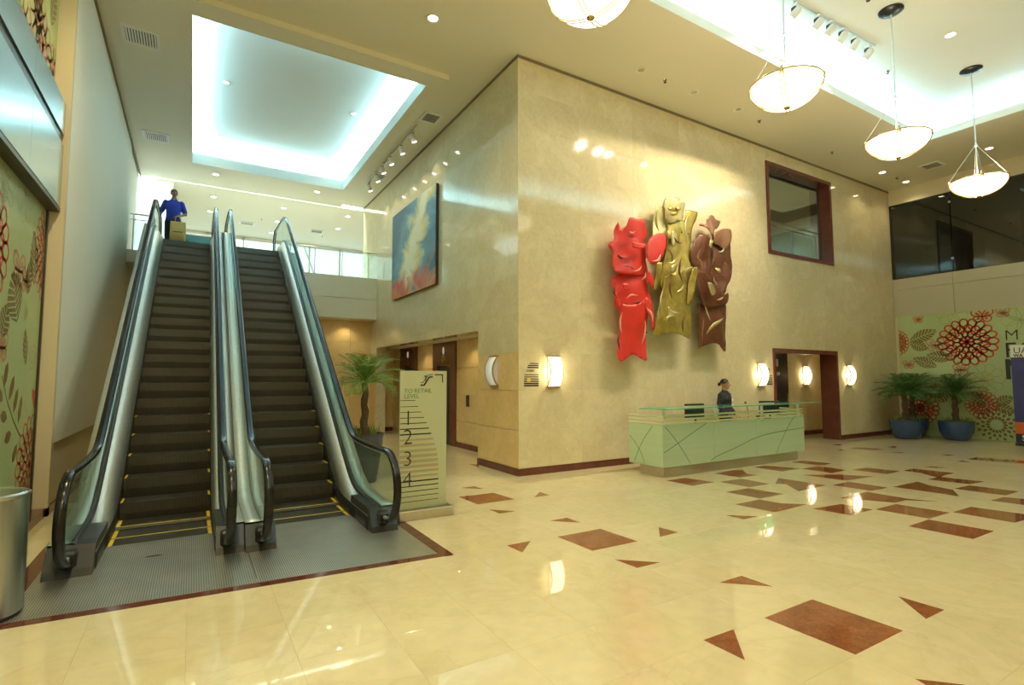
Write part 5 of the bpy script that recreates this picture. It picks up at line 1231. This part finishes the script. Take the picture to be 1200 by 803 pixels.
def arcline(seg): print_on(dk, 'engraved_line', 'y', DY0, -1, curve_on(seg), 'etched')
arcline([(290, 345), (345, 410), (400, 490), (450, 575), (455, 590)]); arcline([(280, 512), (370, 450), (460, 385), (535, 333), (545, 325)])
arcline([(545, 570), (600, 525), (720, 470), (820, 420), (940, 385), (1110, 357), (1130, 354)]); arcline([(1055, 290), (1020, 345), (985, 420), (955, 490), (945, 530)])
def DL(px, py): p = on(px, py, 'x', DX0); return (p.y, p.z)
for seg in ([(225, 345), (180, 410), (140, 490), (112, 570)], [(90, 400), (120, 440), (155, 500), (180, 575)]):
    pts = [DL(720+x/5, 430+y/5) for x, y in seg]; pts = [(p.x, p.y) for p in smooth_path([Vector(p) for p in pts], 6)]; pts = [p for p in pts if .17 < p[1] < .845 and DY0 < p[0] < DY1]
    print_on(dk, 'engraved_line', 'x', DX0, -1, ribbon(pts, .012), 'etched')
def monitor(x, y, z, rot_, label):
    t = thing('computer_monitor', label, 'monitor', (x, y, z), 'desk monitors', rot_)
    obj('screen', MB().bbox(-.23, .23, -.02, .02, .13, .40, .008), 'black', t, local=True); obj('rear_shell', MB().bbox(-.15, .15, -.05, -.02, .17, .36, .012), 'black', t, local=True)
    obj('neck', MB().cyl((0, -.02, .01), (0, -.02, .2), .02, 8), 'black', t, local=True); obj('foot', MB().bbox(-.12, .12, -.1, .08, 0, .012, .004), 'black', t, local=True)
    obj('display', MB().box(-.215, .215, .0201, .0215, .145, .385), 'white', t, local=True)
monitor(8.03, 6.72, .752, R(-6), 'black computer monitor on the desk end nearest the marble corner')
monitor(10.33, 6.72, .752, R(-20), 'black computer monitor on the desk end near the doorway')
kb = thing('keyboard', 'dark keyboard lying on the desk before the receptionist', 'keyboard', (9.1, 6.75, .752)); obj('tray', MB().bbox(8.88, 9.32, 6.68, 6.82, .752, .768, .004), 'black', kb)
obj('keys', MB().bbox(8.90, 9.30, 6.695, 6.805, .768, .776, .002), 'steel_dark', kb)
tel = thing('desk_phone', 'black desk telephone on the desk beside the far monitor', 'telephone', (9.95, 6.62, .752)); obj('base', MB().prism([(6.53, .752), (6.72, .752), (6.72, .80), (6.53, .84)], 'x', 9.86, 10.04), 'black', tel); obj('handset', MB().tube([(9.88, 6.56, .865), (9.88, 6.62, .87), (9.88, 6.70, .855)], [.028, .016, .028], 10), 'black', tel, smooth=True)
mc = thing('gooseneck_microphone', 'thin gooseneck microphone standing on the reception desk', 'microphone', (9.6, 6.7, .752)); obj('base', MB().lathe([(.05, 0), (.05, .02), (.01, .03)], 16, (9.6, 6.7, .752)), 'black', mc, smooth=True)
obj('gooseneck', MB().tube([(9.6, 6.7, .77), (9.6, 6.7, .95), (9.57, 6.7, 1.05), (9.53, 6.69, 1.10)], .006, 6), 'black', mc, smooth=True); obj('capsule', MB().sphere((9.51, 6.69, 1.125), .022, (1, 1, 1.4), 10, 8), 'black', mc, smooth=True)

# ================================================================== PEOPLE
M['skin_m'] = simple('brown_skin', (.20, .095, .05), .5, noise_amt=.08); M['skin_w'] = simple('warm_skin', (.42, .21, .11), .5, noise_amt=.08)
M['hair'] = simple('black_hair', (.012, .009, .008), .45, noise_amt=.3, nscale=40); M['blue_cloth'] = simple('royal_blue_cotton', (.015, .032, .34), .8, noise_amt=.12, nscale=12, bump=.3)
M['dark_cloth'] = simple('charcoal_cloth', (.018, .02, .025), .8, noise_amt=.2, nscale=12, bump=.3); M['trouser'] = simple('dark_trouser_cloth', (.012, .02, .03), .8, noise_amt=.2, nscale=12, bump=.3)
M['bag'] = simple('tan_shopping_bag', (.62, .42, .12), .6, noise_amt=.15, nscale=6, bump=.3); M['lips'] = simple('lip_tone', (.30, .08, .06), .5, noise_amt=.1); M['eye'] = simple('eye_white', (.7, .68, .62), .3, noise_amt=.05)
def loft(mb, rings, n=20):    # rings: (cx, cy, cz, rx, ry)
    V = []; Fc = []
    for (x, y, z, rx, ry) in rings:
        for k in range(n): a = 2*PI*k/n; V.append((x+rx*math.cos(a), y+ry*math.sin(a), z))
    for i in range(len(rings)-1):
        for k in range(n): k2 = (k+1) % n; Fc.append((i*n+k, i*n+k2, (i+1)*n+k2, (i+1)*n+k))
    Fc += [tuple(range(n))[::-1], tuple(range((len(rings)-1)*n, len(rings)*n))]
    return mb.add(V, Fc)
def limb(mb, pts, rad): 
    mb.tube(pts, rad, 12)
    for p, r_ in zip(pts, rad): mb.sphere(p, r_*1.0, n=12, m=8)
def remesh(name, mb, mat, parent, vox, label=None):
    o = obj(name, mb, mat, parent, smooth=True, local=True, label=label)
    md = o.modifiers.new('Remesh', 'REMESH'); md.mode = 'VOXEL'; md.voxel_size = vox; md.use_smooth_shade = True
    sm_ = o.modifiers.new('Smooth', 'SMOOTH'); sm_.factor = .5; sm_.iterations = 2
    return o
def hand(mb, wrist, dirv, palm_n, s_=1.0, curl=.6, thumb_side=1):
    d = Vector(dirv).normalized(); nrm = Vector(palm_n); nrm = (nrm-d*nrm.dot(d)).normalized(); side = d.cross(nrm)*thumb_side; w_ = Vector(wrist)
    for i in range(7): mb.sphere(w_+d*(.015+.011*i)*s_, .026*s_, (1, 1, 1), 10, 6) if False else None
    for k, o_ in enumerate((-.028, -.009, .010, .028)):
        mb.tube([w_+side*o_*.5*s_, w_+d*.085*s_+side*o_*s_], [.017*s_, .014*s_], 8)
        L_ = (.062, .076, .082, .070)[k]*s_; p = w_+d*.085*s_+side*o_*s_; dd = d.copy(); pts = [p]
        for j in range(3): dd = (dd*math.cos(curl*.7)+nrm*math.sin(curl*.7)).normalized(); p = p+dd*L_*(.45, .32, .23)[j]; pts.append(p); 
        mb.tube(pts, [.0105*s_, .0098*s_, .009*s_, .0078*s_], 8); mb.sphere(pts[-1], .0078*s_, n=8, m=6)
    t0 = w_+d*.02*s_+side*.025*s_; t1 = w_+d*.055*s_+side*.05*s_+nrm*.012*s_; t2 = w_+d*.085*s_+side*.055*s_+nrm*.03*s_
    mb.tube([t0, t1, t2], [.014*s_, .012*s_, .009*s_], 8); mb.sphere(t2, .009*s_, n=8, m=6)
def head(mb, c, yaw, s_=1.0):
    """c: head centre; face looks to -Y rotated by yaw"""
    cs, sn = math.cos(yaw), math.sin(yaw)
    T_ = lambda x, y, z: (c[0]+(x*cs-y*sn)*s_, c[1]+(x*sn+y*cs)*s_, c[2]+z*s_)
    def ell(x, y, z, rx, ry, rz):
        m2 = MB().sphere((0, 0, 0), 1, (rx, ry, rz), 16, 12); mb.add([T_(x+v[0], y+v[1], z+v[2]) for v in m2.v], m2.f)
    ell(0, .012, .03, .074, .093, .085); ell(0, -.025, -.045, .056, .062, .070); ell(0, -.062, -.085, .026, .022, .020)
    mb.tube([T_(0, -.088, .02), T_(0, -.108, -.022), T_(0, -.092, -.034)], [.008*s_, .014*s_, .014*s_], 8)
    for x in (-1, 1): ell(x*.075, .01, -.01, .010, .022, .032)
    ell(0, -.080, -.058, .022, .012, .008); ell(0, -.078, .035, .045, .016, .010)
    return T_
def add_face(parent, T_, s_=1.0):
    for x in (-.03, .03): obj('eye', MB().sphere(T_(x, -.082, .008), .011*s_, n=10, m=8), 'eye', parent, smooth=True, local=True); obj('pupil', MB().sphere(T_(x, -.091, .008), .005*s_, n=8, m=6), 'hair', parent, smooth=True, local=True)
    for x in (-.03, .03): obj('eyebrow', MB().tube([T_(x-.016, -.09, .030), T_(x, -.094, .034), T_(x+.016, -.088, .030)], .0035*s_, 6), 'hair', parent, local=True)
    obj('mouth', MB().tube([T_(-.02, -.088, -.058), T_(0, -.094, -.056), T_(.02, -.088, -.058)], .005*s_, 6), 'lips', parent, local=True)
def hair_cap(parent, T_, s_=1.0, bun=False):
    V = []; Fc = []; n, m_ = 24, 12
    for i in range(m_+1):
        th = PI*.57*i/m_
        for k in range(n):
            a = 2*PI*k/n; fy = -math.sin(a)          # 1 at the face
            t2 = th*(1-.45*max(fy, 0)**1.2) if True else th
            x, y, z = .080*math.sin(t2)*math.cos(a), .099*math.sin(t2)*math.sin(a), .092*math.cos(t2)
            V.append(T_(x, y+.014, z+.032))
    for i in range(m_):
        for k in range(n): k2 = (k+1) % n; Fc.append((i*n+k, i*n+k2, (i+1)*n+k2, (i+1)*n+k))
    o = obj('hair', MB().add(V, Fc), 'hair', parent, smooth=True, local=True); md = o.modifiers.new('Solidify', 'SOLIDIFY'); md.thickness = .008; md.offset = 0
    if bun: m2 = MB().sphere((0, 0, 0), .042*s_, (1, .8, 1), 14, 10); p = T_(0, .125, .0); obj('hair_bun', MB().add([(v[0]+p[0], v[1]+p[1], v[2]+p[2]) for v in m2.v], m2.f), 'hair', parent, smooth=True, local=True)

# ---- man at the escalator head
mx_, my_, mz_ = -.555, 15.45, LANDZ
man = thing('person', 'man in royal blue polo shirt carrying a tan bag at the escalator top', 'person', (mx_, my_, mz_), rotz=R(-4))
S = .955
P_ = lambda *p: tuple(q*S for q in p)
b_ = MB()
loft(b_, [(0, .01, .90*S, .15*S, .105*S), (0, 0, 1.02*S, .135*S, .10*S), (0, 0, 1.15*S, .145*S, .105*S), (0, 0, 1.30*S, .165*S, .11*S), (0, .01, 1.41*S, .15*S, .09*S), (0, .015, 1.455*S, .07*S, .06*S), (0, .01, 1.56*S, .052*S, .055*S)])
for x in (-1, 1):
    limb(b_, [P_(x*.09, 0, .92), P_(x*.10, -.03 if x > 0 else .02, .50), P_(x*.105, .0 if x > 0 else .06, .09)], [.085*S, .058*S, .04*S])
    loft(b_, [(x*.105*S, (0 if x > 0 else .06)-.03*S, .0, .045, .12), (x*.105*S, (0 if x > 0 else .06)-.03*S, .05, .042, .11), (x*.105*S, (0 if x > 0 else .06), .10, .035, .045)], 14)
limb(b_, [P_(-.19, .01, 1.38), P_(-.275, .06, 1.13), P_(-.33, .0, .92)], [.052*S, .042*S, .028*S]); hand(b_, P_(-.335, -.005, .915), (-.1, -.15, -1), (1, -.3, 0), S, .5, 1)
limb(b_, [P_(.19, .01, 1.38), P_(.27, .02, 1.11), P_(.13, -.20, .99)], [.052*S, .042*S, .028*S]); hand(b_, P_(.125, -.21, .985), (-.75, -.5, -.35), (-.2, .2, -1), S, 1.2, -1)
Th = head(b_, P_(0, -.015, 1.625), R(6), S)
remesh('body', b_, 'skin_m', man, .0075)
add_face(man, Th, S); hair_cap(man, Th, S)
c_ = MB()
loft(c_, [(0, .0, .90*S, .175*S, .13*S), (0, 0, 1.02*S, .160*S, .125*S), (0, 0, 1.15*S, .165*S, .125*S), (0, 0, 1.30*S, .185*S, .13*S), (0, .01, 1.41*S, .165*S, .105*S), (0, .015, 1.47*S, .075*S, .075*S)])
for x, e_ in ((-1, P_(-.262, .045, 1.17)), (1, P_(.252, .02, 1.17))): limb(c_, [P_(x*.175, .01, 1.385), e_], [.070*S, .062*S])
remesh('polo_shirt', c_, 'blue_cloth', man, .011)
obj('collar', MB().tube([P_(-.06, -.03, 1.47), P_(-.07, .03, 1.49), P_(0, .07, 1.50), P_(.07, .03, 1.49), P_(.06, -.03, 1.47), P_(0, -.085, 1.43)], .016*S, 6), 'blue_cloth', man, local=True)
c_ = MB(); loft(c_, [(0, 0, .80*S, .15*S, .12*S), (0, 0, .96*S, .155*S, .12*S)])
for x in (-1, 1): limb(c_, [P_(x*.085, 0, .86), P_(x*.10, -.03 if x > 0 else .02, .50), P_(x*.105, .0 if x > 0 else .06, .10)], [.105*S, .08*S, .062*S])
remesh('trousers', c_, 'trouser', man, .012)
bgx = thing('shopping_bag', 'large tan shopping bag hanging from the hand of the man on the escalator', 'bag', (mx_+.12, my_-.30, mz_+.22))
q = MB(); V = []
for z, hx, hy in ((0, .15, .07), (.02, .165, .085), (.25, .17, .09), (.46, .165, .07), (.56, .16, .035)):
    for k in range(24):
        a = 2*PI*k/24; c1_, s1_ = math.cos(a), math.sin(a); V.append((math.copysign(abs(c1_)**.35, c1_)*hx+.006*math.sin(5*a+z*20), math.copysign(abs(s1_)**.35, s1_)*hy+.006*math.cos(4*a+z*15), z))
Fc = [(i*24+k, i*24+(k+1) % 24, (i+1)*24+(k+1) % 24, (i+1)*24+k) for i in range(4) for k in range(24)]+[tuple(range(24))[::-1]]
obj('sack', q.add(V, Fc), 'bag', bgx, smooth=True, local=True)
obj('printed_band', MB().box(-.10, .10, -.101, -.098, .28, .30), 'ink', bgx, local=True)
for y in (-.03, .03): obj('handle', MB().tube([(-.07, y, .54), (-.06, y*.5+.04, .66), (-.01, .08, .74), (.04, y*.5+.04, .66), (.07, y, .54)], .006, 6), 'bag', bgx, local=True)

# ---- receptionist
wx_, wy_ = 9.58, 7.22
wo = thing('person', 'receptionist in a black collared uniform with hair in a bun behind the green desk', 'person', (wx_, wy_, 0), rotz=R(8))
S = .93; b_ = MB()
loft(b_, [(0, .01, .90*S, .155*S, .11*S), (0, 0, 1.04*S, .125*S, .095*S), (0, 0, 1.15*S, .13*S, .10*S), (0, -.01, 1.28*S, .145*S, .11*S), (0, .01, 1.40*S, .135*S, .085*S), (0, .015, 1.45*S, .06*S, .055*S), (0, .01, 1.56*S, .045*S, .048*S)])
for x in (-1, 1):
    limb(b_, [P_(x*.085, 0, .92), P_(x*.09, -.01, .50), P_(x*.09, .01, .09)], [.085*S, .055*S, .038*S])
    loft(b_, [(x*.09*S, -.03, .0, .04, .11), (x*.09*S, -.03, .05, .038, .10), (x*.09*S, .01, .10, .032, .04)], 14)
    limb(b_, [P_(x*.17, .01, 1.36), P_(x*.22, .03, 1.12), P_(x*.15, -.17, .93)], [.045*S, .036*S, .025*S])
    hand(b_, P_(x*.145, -.175, .925), (-x*.15, -.9, -.4), (0, -.2, -1), S*.92, .45, -x)
Th = head(b_, P_(0, -.015, 1.61), R(26), S)
remesh('body', b_, 'skin_w', wo, .0075)
add_face(wo, Th, S); hair_cap(wo, Th, S, bun=True)
c_ = MB()
loft(c_, [(0, .01, .88*S, .185*S, .14*S), (0, 0, 1.04*S, .15*S, .12*S), (0, 0, 1.15*S, .155*S, .125*S), (0, -.01, 1.28*S, .17*S, .135*S), (0, .01, 1.40*S, .155*S, .105*S), (0, .015, 1.46*S, .068*S, .065*S)])
for x in (-1, 1): limb(c_, [P_(x*.165, .01, 1.365), P_(x*.222, .03, 1.12), P_(x*.16, -.14, .95)], [.064*S, .052*S, .042*S])
remesh('uniform_jacket', c_, 'dark_cloth', wo, .011)
c_ = MB(); loft(c_, [(0, 0, .78*S, .16*S, .125*S), (0, 0, .94*S, .165*S, .125*S)])
for x in (-1, 1): limb(c_, [P_(x*.08, 0, .86), P_(x*.09, -.01, .50), P_(x*.09, .01, .10)], [.10*S, .075*S, .06*S])
remesh('trousers', c_, 'dark_cloth', wo, .012)
obj('name_badge', MB().bbox(.03*S, .085*S, -.152*S, -.142*S, 1.23*S, 1.30*S, .002), 'white', wo, local=True)
obj('collar', MB().tube([P_(-.05, -.04, 1.45), P_(-.06, .03, 1.475), P_(0, .06, 1.485), P_(.06, .03, 1.475), P_(.05, -.04, 1.45), P_(0, -.09, 1.40)], .014*S, 6), 'dark_cloth', wo, local=True)
